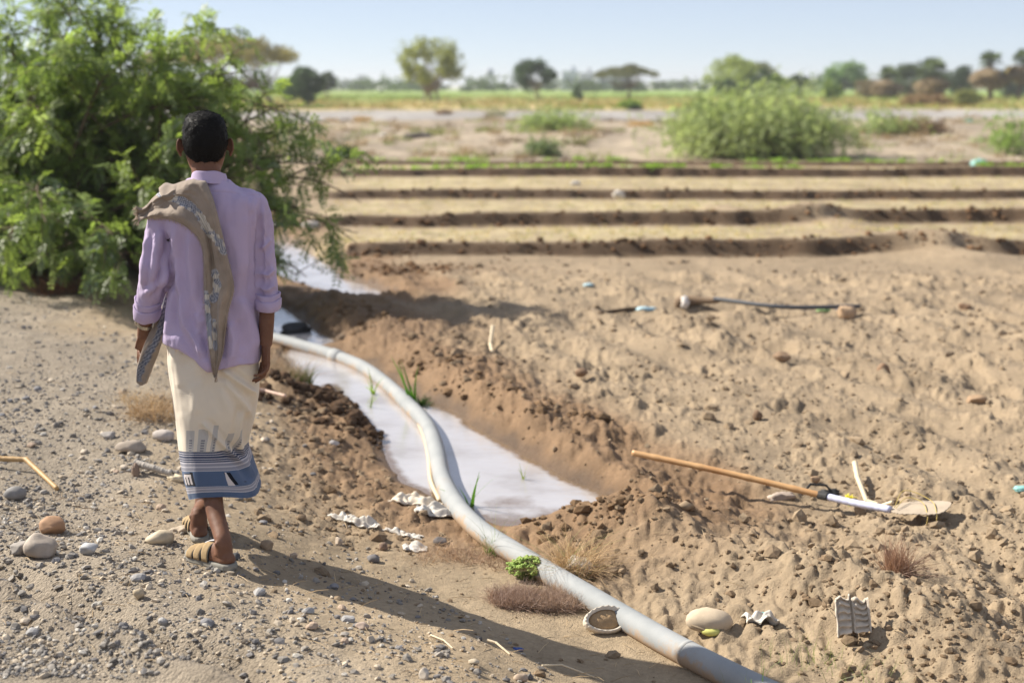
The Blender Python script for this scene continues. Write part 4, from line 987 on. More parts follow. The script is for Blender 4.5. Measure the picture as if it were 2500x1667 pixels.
D1 = G(2180, 1190); D1[2] += .075; ax = D1 - C_; L = np.linalg.norm(ax); ax /= L; sd_ = np.cross((0, 0, 1), ax); sd_ /= np.linalg.norm(sd_); nn = np.cross(ax, sd_)
prof = np.array([(0, -.03), (.12, -.075), (.35, -.105), (.6, -.12), (.82, -.10), (1, -.02), (1.0, .035), (.8, .075), (.5, .085), (.2, .07), (.02, .03)]); ring = smooth_path(np.vstack((prof, prof[:1])), 80)[:-1]
ring[:, 1] += .004 * np.sin(np.arange(79) * 2.3)
def blade(off): return C_ + ax * (ring[:, :1] * L) + sd_ * ring[:, 1:] + nn * (off + .005 * np.sin(ring[:, :1] * 5) - .4 * ring[:, 1:] ** 2)
ctr = lambda s_: [lerp(np.tile((blade(o).mean(0))[None], (79, 1)), blade(o), f) for o, f in s_]
V, F = loft(np.array(ctr([(.0, .02), (.0, .5), (.0, 1), (-.004, 1), (-.004, .5), (-.004, .02)]))); build('blade', V, F, BOARD, sv, False)
cb = MB(); rng = np.random.default_rng(8)
for k in range(2):
    a, c = rng.uniform(.02, .15), rng.uniform(.45, .7); pts = [C_ + ax * L * a + sd_ * rng.uniform(-.03, .05) + nn * .01, C_ + ax * L * .3 + sd_ * rng.uniform(.0, .12) + nn * rng.uniform(.02, .06), C_ + ax * L * c + sd_ * rng.uniform(.0, .08) + nn * .012, C_ + ax * L * (c + .02) + sd_ * -.11 + nn * -.01, C_ + ax * L * (c - .02) + sd_ * -.13 + nn * -.05]
    cb.add(*tube(smooth_path(pts, 30), .0020, 6))
cb.build('cord', YCORD, sv)

# ---------------- dark rod with a bottle end farther out in the field
DK = simple_mat('dark_grey_plastic', (.06, .065, .075), .5, .25, 20, .3); RB = simple_mat('brown_cloth', (.20, .14, .09), .9, .3, 25, .5); WB = simple_mat('scuffed_white', (.62, .58, .54), .6, .15, 40, .3)
a0, a1, a2_, a3 = G(1556, 706), G(1640, 705), G(1800, 722), G(1975, 722)
rt = thing('long_tool', a1, 'dark long handled tool half buried across the middle of the dug field', 'tool')
build('rod', *tube(smooth_path([a1 + (0, 0, .075), a2_ + (0, 0, .065), a3 + (0, 0, .07)], 20), .019, 10), DK, rt)
V, F = tube(smooth_path([a0 + (-.02, 0, .03), a0 + (.12, .02, .06), a1 + (.04, 0, .055)], 14), np.array([.03, .05, .055, .055, .05, .05, .05, .045, .04, .035, .03, .03, .025, .02]), 14); build('head', V, F, RB, rt)
V, F = tube(np.array([a0 + (.05, -.06, .0), a0 + (.07, -.05, .05), a0 + (.05, -.04, .11)]), [.03, .04, .025], 10); build('cap', V, F, WB, rt)
BLUEC = simple_mat('blue_rag', (.07, .12, .22), .8, .25, 25, .4); CYAN = simple_mat('turquoise_plastic', (.25, .48, .45), .35, .12, 25, .2); LBLUE = simple_mat('pale_blue_plastic', (.42, .60, .66), .4, .15, 30, .2)
WPL = simple_mat('dirty_white_plastic', (.55, .51, .45), .5, .12, 26, .35, .004); OFFW = simple_mat('cream_cloth', (.66, .58, .47), .85, .12, 24, .4, .003); TANC = simple_mat('tan_canvas', (.52, .42, .30), .85, .12, 40, .3); YPL = simple_mat('yellow_lining', (.62, .60, .18), .6, .1, 30, .1)

def crumple(loc, size, mat, name, label, cat, seed, rot=0, flat=.45, parent=None, amp=.55, group=None, lift=.3):
    """a crushed sheet of plastic or cloth: closed, creased, sitting on the ground"""
    V, F = ICO3; rng = np.random.default_rng(seed); V = V.copy()
    V = V * (1 + amp * (np.abs(fbm3(V * 1.7 + seed, 2, seed)) - .25) * 1.2 + .22 * fbm3(V * 4.3 + seed, 3, seed + 1))[:, None]
    for _ in range(5):
        d = rng.normal(size=3); d[2] = abs(d[2]) * .6; d /= np.linalg.norm(d); t = V @ d; V += (np.abs(((t * 2.1 + rng.uniform(0, 1)) % 1) - .5) * .22)[:, None] * d
    V = V * np.array((size[0], size[1], size[1] * flat if len(size) < 3 else size[2])) @ rotz(rot).T + loc + (0, 0, lift * (size[2] if len(size) > 2 else size[1] * flat))
    o = build(name, V, F, mat, parent, True, origin=None if parent else loc)
    if parent is None: tag(o, label, cat, group)
    return o
def rag(px, py, L, W, rot, mat, name, label, cat, seed, amp=.02, lift=.012):
    """a torn sheet lying crumpled on the ground"""
    p = G(px, py); n, m = 46, 30; u, v = np.meshgrid(np.linspace(-1, 1, n), np.linspace(-1, 1, m)); rg = np.random.default_rng(seed)
    wv = (.55 + .45 * np.cos(u * 1.2)) * (1 + .35 * vnoise2(u * 2.3 + seed, u * 0, seed)); X = u * L * (1 + .12 * vnoise2(v * 2 + seed, v * 0, seed + 3)); Y = v * W * wv + W * .5 * vnoise2(u * 1.3, u * 0 + seed, 2)
    c, s_ = math.cos(rot), math.sin(rot); gx_, gy_ = p[0] + X * c - Y * s_, p[1] + X * s_ + Y * c
    h = heights(np.column_stack((gx_.ravel(), gy_.ravel()))).reshape(gx_.shape)
    cr = np.abs(fbm2(X / W * .5 + seed, Y / W * .9, 2, seed, .5)) + .35 * np.abs(vnoise2(X / W * 1.1, Y / W * .5 + seed, seed + 5))
    Z = np.maximum(h, h.mean() - .01) + lift * .3 + amp * 1.6 * cr * (1 - .6 * np.maximum(np.abs(u), np.abs(v)) ** 6)
    V = np.stack((gx_, gy_, Z), -1).reshape(-1, 3); F = grid_faces(m, n); k = len(V); V2 = V - (0, 0, .004)
    es = [np.arange(n), (m - 1) * n + np.arange(n), np.arange(m) * n, np.arange(m) * n + n - 1]
    Fa = np.concatenate([F, F[:, ::-1] + k] + [np.stack((q[:-1], q[1:], q[1:] + k, q[:-1] + k), 1) for q in es])
    return tag(build(name, np.vstack((V, V2)), [Fa], mat, None, True, origin=p), label, cat)
def litter(px, py, size, mat, name, label, cat, seed, rot=0, flat=.45, **k): return crumple(G(px, py), size, mat, name, label, cat, seed, rot, flat, **k)
litter(1940, 713, (.09, .06), BLUEC, 'blue_rag', 'dark blue rag bundled at the right end of the dark tool', 'rag', 3)
litter(1897, 717, (.07, .05), simple_mat('green_rag', (.22, .32, .14), .8, .2, 25, .3), 'green_rag', 'small green scrap beside the blue rag on the dark tool', 'rag', 4)
litter(1485, 712, (.09, .05), LBLUE, 'plastic_scrap', 'pale blue plastic scrap on the soil left of the dark tool', 'litter', 5)
litter(1352, 656, (.05, .04), LBLUE, 'plastic_scrap', 'tiny pale blue scrap below the nearest soil bund', 'litter', 6)
litter(2348, 1124, (.04, .03), CYAN, 'plastic_scrap', 'turquoise scrap in the soil at the right edge beyond the shovel blade', 'litter', 7)
litter(1752, 1409, (.012, .010), CYAN, 'plastic_scrap', 'tiny teal scrap in the dug soil right of the pipe', 'litter', 9)
litter(1190, 1492, (.022, .014), simple_mat('blue_plastic', (.02, .06, .25), .35, .1, 30, .2), 'plastic_scrap', 'small deep blue scrap lying in the shadow on the gravel bank', 'litter', 8)
# white sacks and rags along the near edge of the ditch
s1 = G(972, 1163); rag(958, 1158, .13, .05, -.35, OFFW, 'torn_sack', 'torn cream sack lying against the left side of the pipe at the water end', 'sack', 11, .035)
rag(1000, 1182, .10, .05, .2, WPL, 'torn_sack', 'crumpled white sack piece touching the pipe below the cream sack', 'sack', 12, .035)
rag(812, 1198, .125, .03, -.42, WPL, 'cloth_strip', 'long white cloth strip on the mud left of the cream sack', 'rag', 13, .03)
rag(925, 1230, .10, .02, -.5, WPL, 'cloth_strip', 'thin ragged white strip between the long cloth strip and the dry tufts', 'rag', 14, .015)
rag(953, 1260, .055, .05, .1, WPL, 'plastic_bag', 'balled white plastic bag at the left edge of the dry tufts', 'bag', 15)
litter(1330, 1313, (.065, .05, .04), WPL, 'plastic_bag', 'white plastic bag half hidden behind the pipe next to the straw tuft', 'bag', 16, .2)
# old sole with a ribbed rim, leaning on the pipe
so_ = G(1388, 1448, -.2); sr = thing('old_shoe', so_, 'old upturned white shoe with a mud filled sole leaning against the pipe', 'shoe')
u_ = np.linspace(0, 2 * np.pi, 70, endpoint=False); out_ = np.column_stack((.082 * np.cos(u_), (.052 + .006 * np.cos(u_)) * np.sin(u_)))
tiltm = rotz(.33) @ np.array(((1, 0, 0), (0, math.cos(.75), -math.sin(.75)), (0, math.sin(.75), math.cos(.75))))
def shoe_ring(f, h): return (np.column_stack((out_ * f, np.full(70, h))) + np.column_stack((np.zeros((70, 2)), .004 * np.sin(u_ * 21) * (f > .9)))) @ tiltm.T + so_ + (0, 0, .04)
build('rim', *loft(np.array([shoe_ring(.8, .0), shoe_ring(.95, -.012), shoe_ring(1.04, -.01), shoe_ring(1.06, .008), shoe_ring(1.02, .022), shoe_ring(.9, .020), shoe_ring(.78, .004)])), OFFW, sr)
soilm = simple_mat('caked_mud', (.36, .24, .13), .95, .25, 60, .8, .006)
V = np.concatenate([shoe_ring(.84 * f, .008 + .012 * (1 - f * f)) for f in (1, .75, .5, .25, .02)]).reshape(5, 70, 3); V += (.004 * fbm3(V * 60, 3, 3))[..., None]; build('mud_filling', *loft(V), soilm, sr)
# padded tan cap with a yellow lining behind the pipe
cp_ = G(1632, 1452, -.2); cr = thing('padded_bag', cp_ , 'rounded tan canvas bag with a yellow lining lying behind the pipe', 'bag')
V, F = ICO3; Vb = V * (1 + .05 * fbm3(V * 2, 3, 4))[:, None] * (.125, .085, .07); Vb[:, 2] = np.where(Vb[:, 2] < -.045, -.045, Vb[:, 2]); Vb = Vb * .70 * (1 + .10 * np.abs(fbm3(V * 3.2, 3, 9)) - .07 * np.exp(-((V[:, 0] - .25 * V[:, 1] - .1) / .10) ** 2))[:, None]; Vb = Vb @ rotz(-.25).T; build('canvas', Vb + cp_ + (.0, .05, .026), F, TANC, cr)
r0_ = [cp_ + (0, .05, .045) + np.array((.078 * math.cos(a), .056 * math.sin(a), -.036 + .010 * math.sin(a * 2))) @ rotz(-.25).T for a in np.linspace(R(170), R(372), 40)]; build('piping', *tube(np.array(r0_), .006, 8), simple_mat('dark_piping', (.30, .23, .15), .8, .1, 50, .2), cr)
V, F = ICO2; build('lining', V * (.040, .022, .018) @ rotz(-.35).T + cp_ + (.0, .0, .004), F, YPL, cr)
# white crumbs of plaster and a ribbed crate fragment on the right
rag(1748, 1426, .055, .05, .2, WPL, 'plastic_scrap', 'crumpled white plastic scrap half sunk in the soil right of the tan bag', 'litter', 51, .05)
fr_ = G(1963, 1440); gx, gz = np.meshgrid(np.linspace(-1, 1, 60), np.linspace(0, 1, 50)); half = np.where(gx < -.02, 0, 1)
dep = .008 * np.sign(np.sin(gz * 33 + half * 1.2)) * np.abs(np.sin(gz * 33 + half * 1.2)) ** .5 * (np.abs(np.abs(gx) - .5) < .38) + .014 * (np.abs(np.abs(gx) - .97) < .06) - .02 * (np.abs(gx + .02) < .07)
Vg = np.stack((gx * .066, -dep + .025 * gx + .07 * gz, gz * (.095 + .008 * np.sin(gx * 7) + .014 * (gx < 0)) - .02), -1).reshape(-1, 3) + fr_; Vg += (.004 * fbm3(Vg * 40, 3, 9))[:, None]
Fg = grid_faces(50, 60); kk_ = len(Vg); e_ = [np.arange(60), 49 * 60 + np.arange(60), np.arange(50) * 60, np.arange(50) * 60 + 59]
Fs_ = [np.concatenate([Fg, Fg[:, ::-1] + kk_] + [np.stack((q[:-1], q[1:], q[1:] + kk_, q[:-1] + kk_), 1) for q in e_])]
tag(build('plastic_grate', np.vstack((Vg, Vg + (0, .014, 0))), Fs_, simple_mat('chalky_white_plastic', (.56, .48, .38), .85, .35, 30, .5, .003)), 'broken ribbed off white plastic grate stuck upright in the soil at lower right', 'litter')
# black plastic film in the water behind the man
fl = on_plane(690 * K, 770 * K, ZW); BF_ = simple_mat('black_film', (.02, .022, .025), .3, .2, 20, .3, .01)
crumple(fl + (-.05, .1, -.02), (.13, .035, .085), BF_, 'black_plastic_sheet', 'crumpled black plastic sheet standing in the middle pool behind the man', 'litter', 19, .5)
litter(655, 520, (.22, .08, .06), simple_mat('black_sheet', (.03, .03, .035), .35, .3, 14, .3), 'black_plastic_sheet', 'black plastic sheet with a pale glint at the left end of the second bund', 'litter', 20, .1)
litter(715, 523, (.12, .06, .06), WPL, 'plastic_bag', 'white bag on the black sheet at the left end of the second bund', 'bag', 21)
for (x, y, sx, m_, nm, lb, ct, sd) in ((880, 322, .22, WPL, 'plastic_bag', 'pale plastic bag on the sandy rise left of the dark mound', 'bag', 30), (1420, 452, .10, WPL, 'plastic_bag', 'white bag on the straw strip under the last green row', 'bag', 31), (1322, 425, .09, WPL, 'plastic_bag', 'white scrap at the foot of the last bund right of centre', 'bag', 32), (2148, 292, .28, WPL, 'plastic_bag', 'white bag on the far grey gravel at right', 'bag', 33), (2222, 288, .22, CYAN, 'plastic_bag', 'turquoise bag caught on a twig on the far gravel at right', 'bag', 34), (2250, 385, .2, CYAN, 'plastic_bag', 'bright turquoise bag on the last bund at the right edge', 'bag', 35), (1647, 262, .25, CYAN, 'plastic_bag', 'pale turquoise bag on the far gravel left of the big bush', 'bag', 36)):
    litter(x, y, (sx, sx * .6, sx * .7), m_, nm, lb, ct, sd)
# ---------------- canes, stalks and sticks
STALK = simple_mat('dry_cane', (.56, .43, .25), .6, .2, 30, .3); PALE = simple_mat('bleached_stalk', (.66, .55, .38), .65, .15, 40, .3); BRN = simple_mat('brown_reed', (.42, .27, .12), .55, .2, 30, .3)
def stick(pts, r, mat, name, label, cat='stalk', dz=.012, nodes=0):
    P = np.array([G(x, y) + (0, 0, dz + h) for x, y, h in pts]); n = 26
    # straight pieces with kinked joints
    Q = np.vstack([P[i] + (P[i + 1] - P[i]) * np.linspace(0, 1, n, endpoint=(i == len(P) - 2))[:, None] for i in range(len(P) - 1)])
    rad = r * (1 + .05 * np.sin(np.arange(len(Q)) * 1.7)) * np.linspace(1.1, .8, len(Q)); rad[::13] *= 1.18
    tag(build(name, *tube(Q, rad, 9), mat), label, cat)
stick([(-60, 1066, .02), (62, 1082, .045), (132, 1128, .0)], .013, BRN, 'bent_reed', 'bent brown reed on the gravel at the left edge', 'reed')
stick([(1962, 1095, .06), (1968, 1122, .05), (1990, 1160, .01), (2025, 1167, 0), (2050, 1163, .01)], .012, PALE, 'bent_stalk', 'pale dry stalk bent in an L behind the shovel shaft', 'stalk')
stick([(1132, 782, .10), (1126, 800, .02), (1130, 812, 0)], .013, PALE, 'upright_stalk', 'short pale stalk standing alone in the soil above the ridge', 'stalk')
stick([(560, 905, .03), (610, 913, .03), (656, 921, .02)], .012, simple_mat('pinkish_stick', (.60, .42, .32), .6, .15, 30, .2), 'dry_stick', 'pinkish dry stick beside the right edge of the wrap skirt', 'stick')
stick([(312, 1085, .035), (355, 1090, .02), (392, 1097, .01)], .016, simple_mat('grey_stick', (.42, .38, .33), .8, .2, 30, .4), 'dry_stick', 'grey broken stick on the gravel left of the blue hem', 'stick')
crumple(G(313, 1092) , (.018, .016, .04), simple_mat('brown_knob', (.28, .20, .15), .8, .2, 30, .4), 'wood_knob', 'upright brown wood knob at the end of the grey stick', 'stick', 40)
crumple(G(405, 1102), (.045, .025, .02), PALE, 'corn_husk', 'pale dry husk at the right end of the grey stick', 'husk', 41, -.2)
stick([(1120, 1478, .01), (1140, 1487, .015), (1172, 1505, 0)], .0045, PALE, 'dry_twig', 'forked pale twig on the sand in front of the dry cushion bush', 'twig', .004)
stick([(990, 1462, .004), (1020, 1478, .01), (1040, 1492, .003)], .003, PALE, 'dry_twig', 'thin straw lying left of the forked twig near the shadow edge', 'twig', .003)
stick([(1245, 1532, .004), (1290, 1540, .02), (1370, 1560, .004)], .003, PALE, 'dry_twig', 'long thin grey twig across the man shadow at the bottom', 'twig', .003)
stick([(1530, 708, .0), (1440, 716, .01), (1380, 722, 0)], .02, simple_mat('dark_root', (.10, .065, .04), .9, .2, 30, .4), 'dark_root', 'dark root in the soil left of the dark tool', 'root')
stick([(1840, 1155, .03), (1860, 1140, .05), (1895, 1142, .05), (1920, 1150, .02)], .006, BLACKTIE, 'wire', 'loose dark wire tangle behind the shovel binding', 'wire')
litter(1905, 1143, (.05, .035, .035), BLACKTIE, 'black_rag', 'small black rubber lump behind the shovel binding', 'litter', 42)
litter(1800, 1146, (.07, .03, .025), simple_mat('grey_stone_a', (.42, .34, .28), .8, .15, 30, .4), 'flat_stone', 'smooth flat stone touching the shovel handle before the binding', 'stone', 43)
litter(1945, 727, (.085, .065, .065), simple_mat('tan_stone', (.42, .29, .18), .9, .15, 20, .4), 'field_stone', 'rounded tan stone in front of the right end of the dark tool', 'stone', 44)

# ================================================================== STONES, GRAVEL AND CLODS
STONE = simple_mat('stone', None, .8, .16, 45, .5, .004, .3, usecol=True)
def stone(px, py, w_, h_, col, label, seed, rot=0, name='stone', d=None, base=ICO3, ang=6):
    """w_, h_ measured on the photo (enlarged-photo px)"""
    p = G(px, py + h_ * .35); dist = np.linalg.norm(p - (0, 0, CAMZ)); s = dist / FPX * K
    rng = np.random.default_rng(seed); V, F = rock_shape(rng, base, .3, ang); V = V / np.abs(V).max(0)
    V = V * (w_ * s / 2, (d or (w_ + h_) / 2) * s / 2, h_ * s / 2 * 1.12) @ rotz(rot).T
    V = V + p + (0, 0, h_ * s / 2 * .72)
    c = np.array(col) * (1 + .25 * fbm3(V * 45, 3, seed))[:, None]
    return tag(build(name, V, F, STONE, None, True, col=np.clip(c, .01, .9), origin=p), label, 'stone')
stone(36, 1134, 48, 30, (.23, .22, .21), 'smooth dark grey oval stone below the bent reed', 1, base=ICO3, ang=1)
stone(124, 1208, 62, 42, (.40, .24, .14), 'brown orange block of stone on the gravel behind the paler boulder', 2, .2)
stone(94, 1258, 72, 54, (.40, .34, .28), 'largest pale beige stone on the gravel at lower left', 3)
stone(44, 1258, 52, 26, (.30, .27, .24), 'long flat grey stone left of the largest beige stone', 4, .1)
stone(206, 1262, 42, 28, (.42, .42, .42), 'light grey stone right of the largest beige stone', 5)
stone(368, 1234, 66, 34, (.50, .42, .30), 'wide low sandy stone left of the sandals', 6)
stone(420, 1216, 36, 18, (.44, .36, .27), 'small sandy stone just behind the wide low stone', 7)
stone(375, 1001, 50, 26, (.42, .37, .33), 'rounded grey stone just left of the blue hem', 8, ang=2)
stone(300, 1028, 70, 30, (.36, .30, .24), 'flat brownish stone on the gravel up and left of the grey stick', 9)
stone(318, 1365, 28, 26, (.46, .37, .25), 'yellowish angular pebble alone on the open gravel', 10)
stone(540, 1277, 24, 18, (.10, .10, .11), 'dark pebble behind the heel of the right sandal', 11)
stone(614, 1252, 30, 24, (.38, .28, .19), 'brown stone on the mud right of the sandals', 12)
stone(768, 1017, 24, 14, (.45, .42, .40), 'pale flat pebble on the mud bank above the water edge', 13)
stone(1012, 1243, 34, 18, (.16, .14, .13), 'dark flat stone in the dry tufts beside the pipe', 14)
stone(778, 1243, 18, 20, (.46, .38, .30), 'small upright tan stone left of the balled white bag', 15)
stone(880, 1255, 22, 20, (.22, .15, .11), 'dark brown clod left of the balled white bag', 16)
stone(860, 1283, 34, 20, (.17, .16, .16), 'blackish angular stone on the sand under the white bag', 17)
stone(975, 1548, 26, 26, (.48, .42, .35), 'pale pointed stone at the bottom centre of the gravel', 18)
stone(1237, 1590, 46, 30, (.46, .32, .22), 'round pinkish brown stone at the bottom edge below the shadow', 19, ang=2)
stone(1196, 1556, 34, 20, (.40, .31, .23), 'oval brown stone at the shadow edge at bottom centre', 20, ang=2)
stone(1088, 1520, 26, 14, (.50, .42, .31), 'flat cream stone inside the shadow of the man', 21, ang=3)
stone(832, 1437, 32, 16, (.40, .31, .25), 'flat pinkish stone on the lit gravel just below the shadow', 22)
stone(2030, 853, 30, 34, (.24, .15, .09), 'dark upright clod in the dug field far right', 23)
stone(1796, 820, 44, 22, (.27, .18, .11), 'wide brown clod in the middle of the dug field', 24)
stone(1337, 856, 32, 20, (.22, .14, .085), 'dark clod left of centre in the dug field', 25)
stone(1925, 832, 28, 18, (.27, .18, .11), 'small brown clod right of the wide clod', 26)
stone(2245, 918, 46, 20, (.34, .23, .14), 'long low clod at the right side of the dug field', 27)
stone(1870, 1100, 26, 18, (.30, .20, .12), 'single clod above the shovel shaft', 28)
stone(2215, 706, 32, 22, (.24, .15, .09), 'dark clod below the nearest bund at right', 29)
stone(1740, 955, 22, 26, (.16, .10, .06), 'blackish clod above the bamboo handle', 30)
stone(1575, 1160, 40, 22, (.33, .24, .15), 'flat stone slab lying on the ridge under the bamboo handle', 31)
stone(250, 1000, 40, 16, (.34, .31, .28), 'flat grey stone up and left of the rounded grey stone by the hem', 32)

def scatter(n, xy, size, col, seed, base=ICO1, flat=.65, sink=.25, rough=.35):
    """many loose stones in one mesh (gravel nobody could count)"""
    rng = np.random.default_rng(seed); shapes = [rock_shape(rng, base, rough, 7) for _ in range(24)]; m = len(base[0]); k = len(xy)
    z = heights(xy); V = np.empty((k, m, 3))
    for i in range(k):
        S, _ = shapes[rng.integers(24)]; V[i] = (S * (rng.uniform(.75, 1.25), rng.uniform(.7, 1.1), flat * rng.uniform(.7, 1.2))) @ rand_rot(rng).T * (1, 1, .75) * size[i]
    V[..., 0] += xy[:, 0, None]; V[..., 1] += xy[:, 1, None]; V[..., 2] += (z + size * flat * (1 - 2 * sink) * .6)[:, None]
    F = (base[1][None] + (np.arange(k) * m)[:, None, None]).reshape(-1, 3)
    return V.reshape(-1, 3), F, np.repeat(col, m, 0)
def screen_pts(n, seed, box, accept):
    """points on the ground spread evenly over a part of the view, kept where accept says so"""
    rng = np.random.default_rng(seed); out = []
    px = rng.uniform(box[0], box[2], n) * K; py = rng.uniform(box[1], box[3], n) * K
    P = np.array([on_plane(a, b_, -.05)[:2] for a, b_ in zip(px, py)])
    d, side, arc = poly_path_dist(P, CENTRE); s = d * side; keep = accept(P, s, rng)
    return P[keep], s[keep], rng
# gravel of the bank
P, s_, rng = screen_pts(120000, 5, (-900, 690, 1500, 1640), lambda P, s, rng: (s > .55) & (rng.uniform(size=len(P)) < np.clip(.16 + .84 * sstep(.9, 1.9, s + .6 * fbm2(P[:, 0] * 1.3, P[:, 1] * 1.3, 3, 6)), 0, 1) * np.clip(.62 + .75 * fbm2(P[:, 0] * 2.2, P[:, 1] * 1.7, 3, 7), .12, 1)) & (np.hypot(P[:, 0], P[:, 1]) < 13))
P = P[:30000]; n = len(P); sz = np.clip(rng.lognormal(math.log(.0056), .6, n), .0026, .022) * np.clip(.8 + .04 * P[:, 1], 1, 1.4)
t = rng.uniform(size=n)[:, None]; c = np.where(t < .5, np.array((.265, .24, .21)), np.where(t < .70, np.array((.165, .155, .15)), np.where(t < .9, np.array((.46, .385, .29)), np.array((.46, .43, .38))))) * rng.uniform(.7, 1.2, (n, 1))
V, F, C = scatter(n, P, sz, c, 6)
tag(build('gravel', V, F, STONE, None, False, col=C), 'loose grey and tan gravel strewn over the bank', 'gravel', kind='stuff')
# medium stones one could pick out: single objects, many alike
P, s_, rng = screen_pts(400, 9, (0, 900, 1000, 1560), lambda P, s, rng: (s > .9) & (np.hypot(P[:, 0], P[:, 1]) < 9) & (np.hypot(P[:, 0] + 1.1, P[:, 1] - 5.35) > .3))
P = P[:40]
for i, p in enumerate(P):
    r_ = np.random.default_rng(300 + i); sz = r_.uniform(.014, .026); V, F = rock_shape(r_, ICO2, .3, 5); z = height(*p)
    V = V * (sz * r_.uniform(.9, 1.3), sz, sz * r_.uniform(.5, .75)) @ rotz(r_.uniform(0, 6)).T + (p[0], p[1], z + sz * .3)
    cc = np.array([(.33, .32, .31), (.22, .215, .22), (.44, .37, .29), (.40, .30, .22)][r_.integers(4)]); 
    tag(build('pebble', V, F, STONE, None, False, col=np.clip(cc * (1 + .2 * fbm3(V * 60, 2, i))[:, None], .01, .9), origin=(p[0], p[1], z)), 'fist sized or smaller loose stone among the gravel of the bank', 'stone', 'loose stones on the gravel bank')
# crumbled soil: on the dug field, thick along the ditch spoil
CLOD = simple_mat('soil_clod', None, .95, .2, 55, .9, .006, .15, usecol=True)
P, s_, rng = screen_pts(34000, 15, (560, 560, 2500, 1640), lambda P, s, rng: ((s < -.2) | ((s > .15) & (s < 1.3) & ((P[:, 1] > 6.0) | (rng.uniform(size=len(P)) < .12)))) & (water_sdf(P) > .05) & (P[:, 1] < 16.2) & (rng.uniform(size=len(P)) < np.clip(.5 + .9 * fbm2(P[:, 0] * 1.1, P[:, 1] * .9, 3, 8) + .5 * np.exp(-((np.abs(s) - .6) / .3) ** 2), .05, 1)))
P, s_ = P[:9500], s_[:9500]; n = len(P); sz = np.clip(rng.lognormal(math.log(.0058), .75, n), .0025, .045) * np.clip(.55 + .085 * P[:, 1], .9, 1.5)
damp = (np.exp(-((np.abs(s_) - .55) / .45) ** 2) * .8)[:, None]; c = lerp(np.array((.285, .215, .142)), np.array((.15, .097, .055)), damp * rng.uniform(.3, 1, (n, 1))) * rng.uniform(.8, 1.12, (n, 1))
V, F, C = scatter(n, P, sz, c, 16, ICO1, .8, .35, .5)
rg_ = np.random.default_rng(61); pp = np.column_stack((rg_.uniform(-3, 1.4, 9000), rg_.uniform(5.6, 12.5, 9000))); dd_, sd2_, _a = poly_path_dist(pp, CENTRE); ss_ = -dd_ * sd2_; wsd_ = water_sdf(pp)
pp = pp[(ss_ > .2) & (ss_ < 1.0) & (wsd_ > .05) & (wsd_ < .55) & (fbm2(pp[:, 0] * 2.2, pp[:, 1] * 1.8, 3, 66) > -.12)][:1500]; m_ = len(pp)
V2_, F2_, C2_ = scatter(m_, pp, np.clip(rg_.lognormal(math.log(.013), .65, m_), .005, .05), np.array((.19, .120, .066)) * rg_.uniform(.55, 1.25, (m_, 1)), 67, ICO1, .85, .35, .5)
F = np.vstack((F, F2_ + len(V))); V = np.vstack((V, V2_)); C = np.vstack((C, C2_))
tag(build('soil_crumbs', V, F, CLOD, None, False, col=C), 'crumbled brown soil over the dug field and the ditch banks', 'soil', kind='stuff')
# ragged clods on the bund crests
pts = []; rng = np.random.default_rng(77)
for k in range(5):
    x = rng.uniform(-2 - k * .6, 7 + k * 2.2, 420); y = np.array([bund_line(k, np.array([a]))[0] for a in x]) + rng.normal(-.05, .10, 420); pts.append(np.column_stack((x, y, np.full(420, k))))
wb = on_plane(880 * K, 616 * K, -.15)[:2]; pts.append(np.column_stack((rng.normal(wb[0], .75, 320), rng.normal(wb[1], .3, 320), np.zeros(320)))); pts = np.vstack(pts); pts = pts[water_sdf(pts[:, :2]) > .03]; n = len(pts); sz = np.clip(rng.lognormal(math.log(.017), .6, n), .007, .06); c = np.array((.13, .075, .04)) * rng.uniform(.7, 1.7, (n, 1))
V, F, C = scatter(n, pts[:, :2], sz, c, 18, ICO1, .85, .3, .5)
tag(build('bund_clods', V, F, CLOD, None, False, col=C), 'dark damp clods heaped along the irrigation bunds', 'soil', kind='stuff')
# wet clods of the dark spit in the water
A, B_ = on_plane(690 * K, 930 * K, -.2)[:2], on_plane(800 * K, 905 * K, -.2)[:2]; C2 = on_plane(850 * K, 1000 * K, -.2)[:2]
t = rng.uniform(size=(600, 1)); P = np.vstack((A + (B_ - A) * t[:330] + rng.normal(size=(330, 2)) * (.16, .2), B_ + (C2 - B_) * t[330:] + rng.normal(size=(270, 2)) * .13)); P = P[water_sdf(P) > -.02]; n = len(P)
V, F, C = scatter(n, P, np.clip(rng.lognormal(math.log(.024), .5, n), .008, .06), np.array((.075, .045, .026)) * rng.uniform(.6, 1.6, (n, 1)), 19, ICO1, .9, .2, .5)
tag(build('wet_clods', V, F, CLOD, None, False, col=C), 'dark wet clods on the spit that juts into the ditch water', 'soil', kind='stuff')

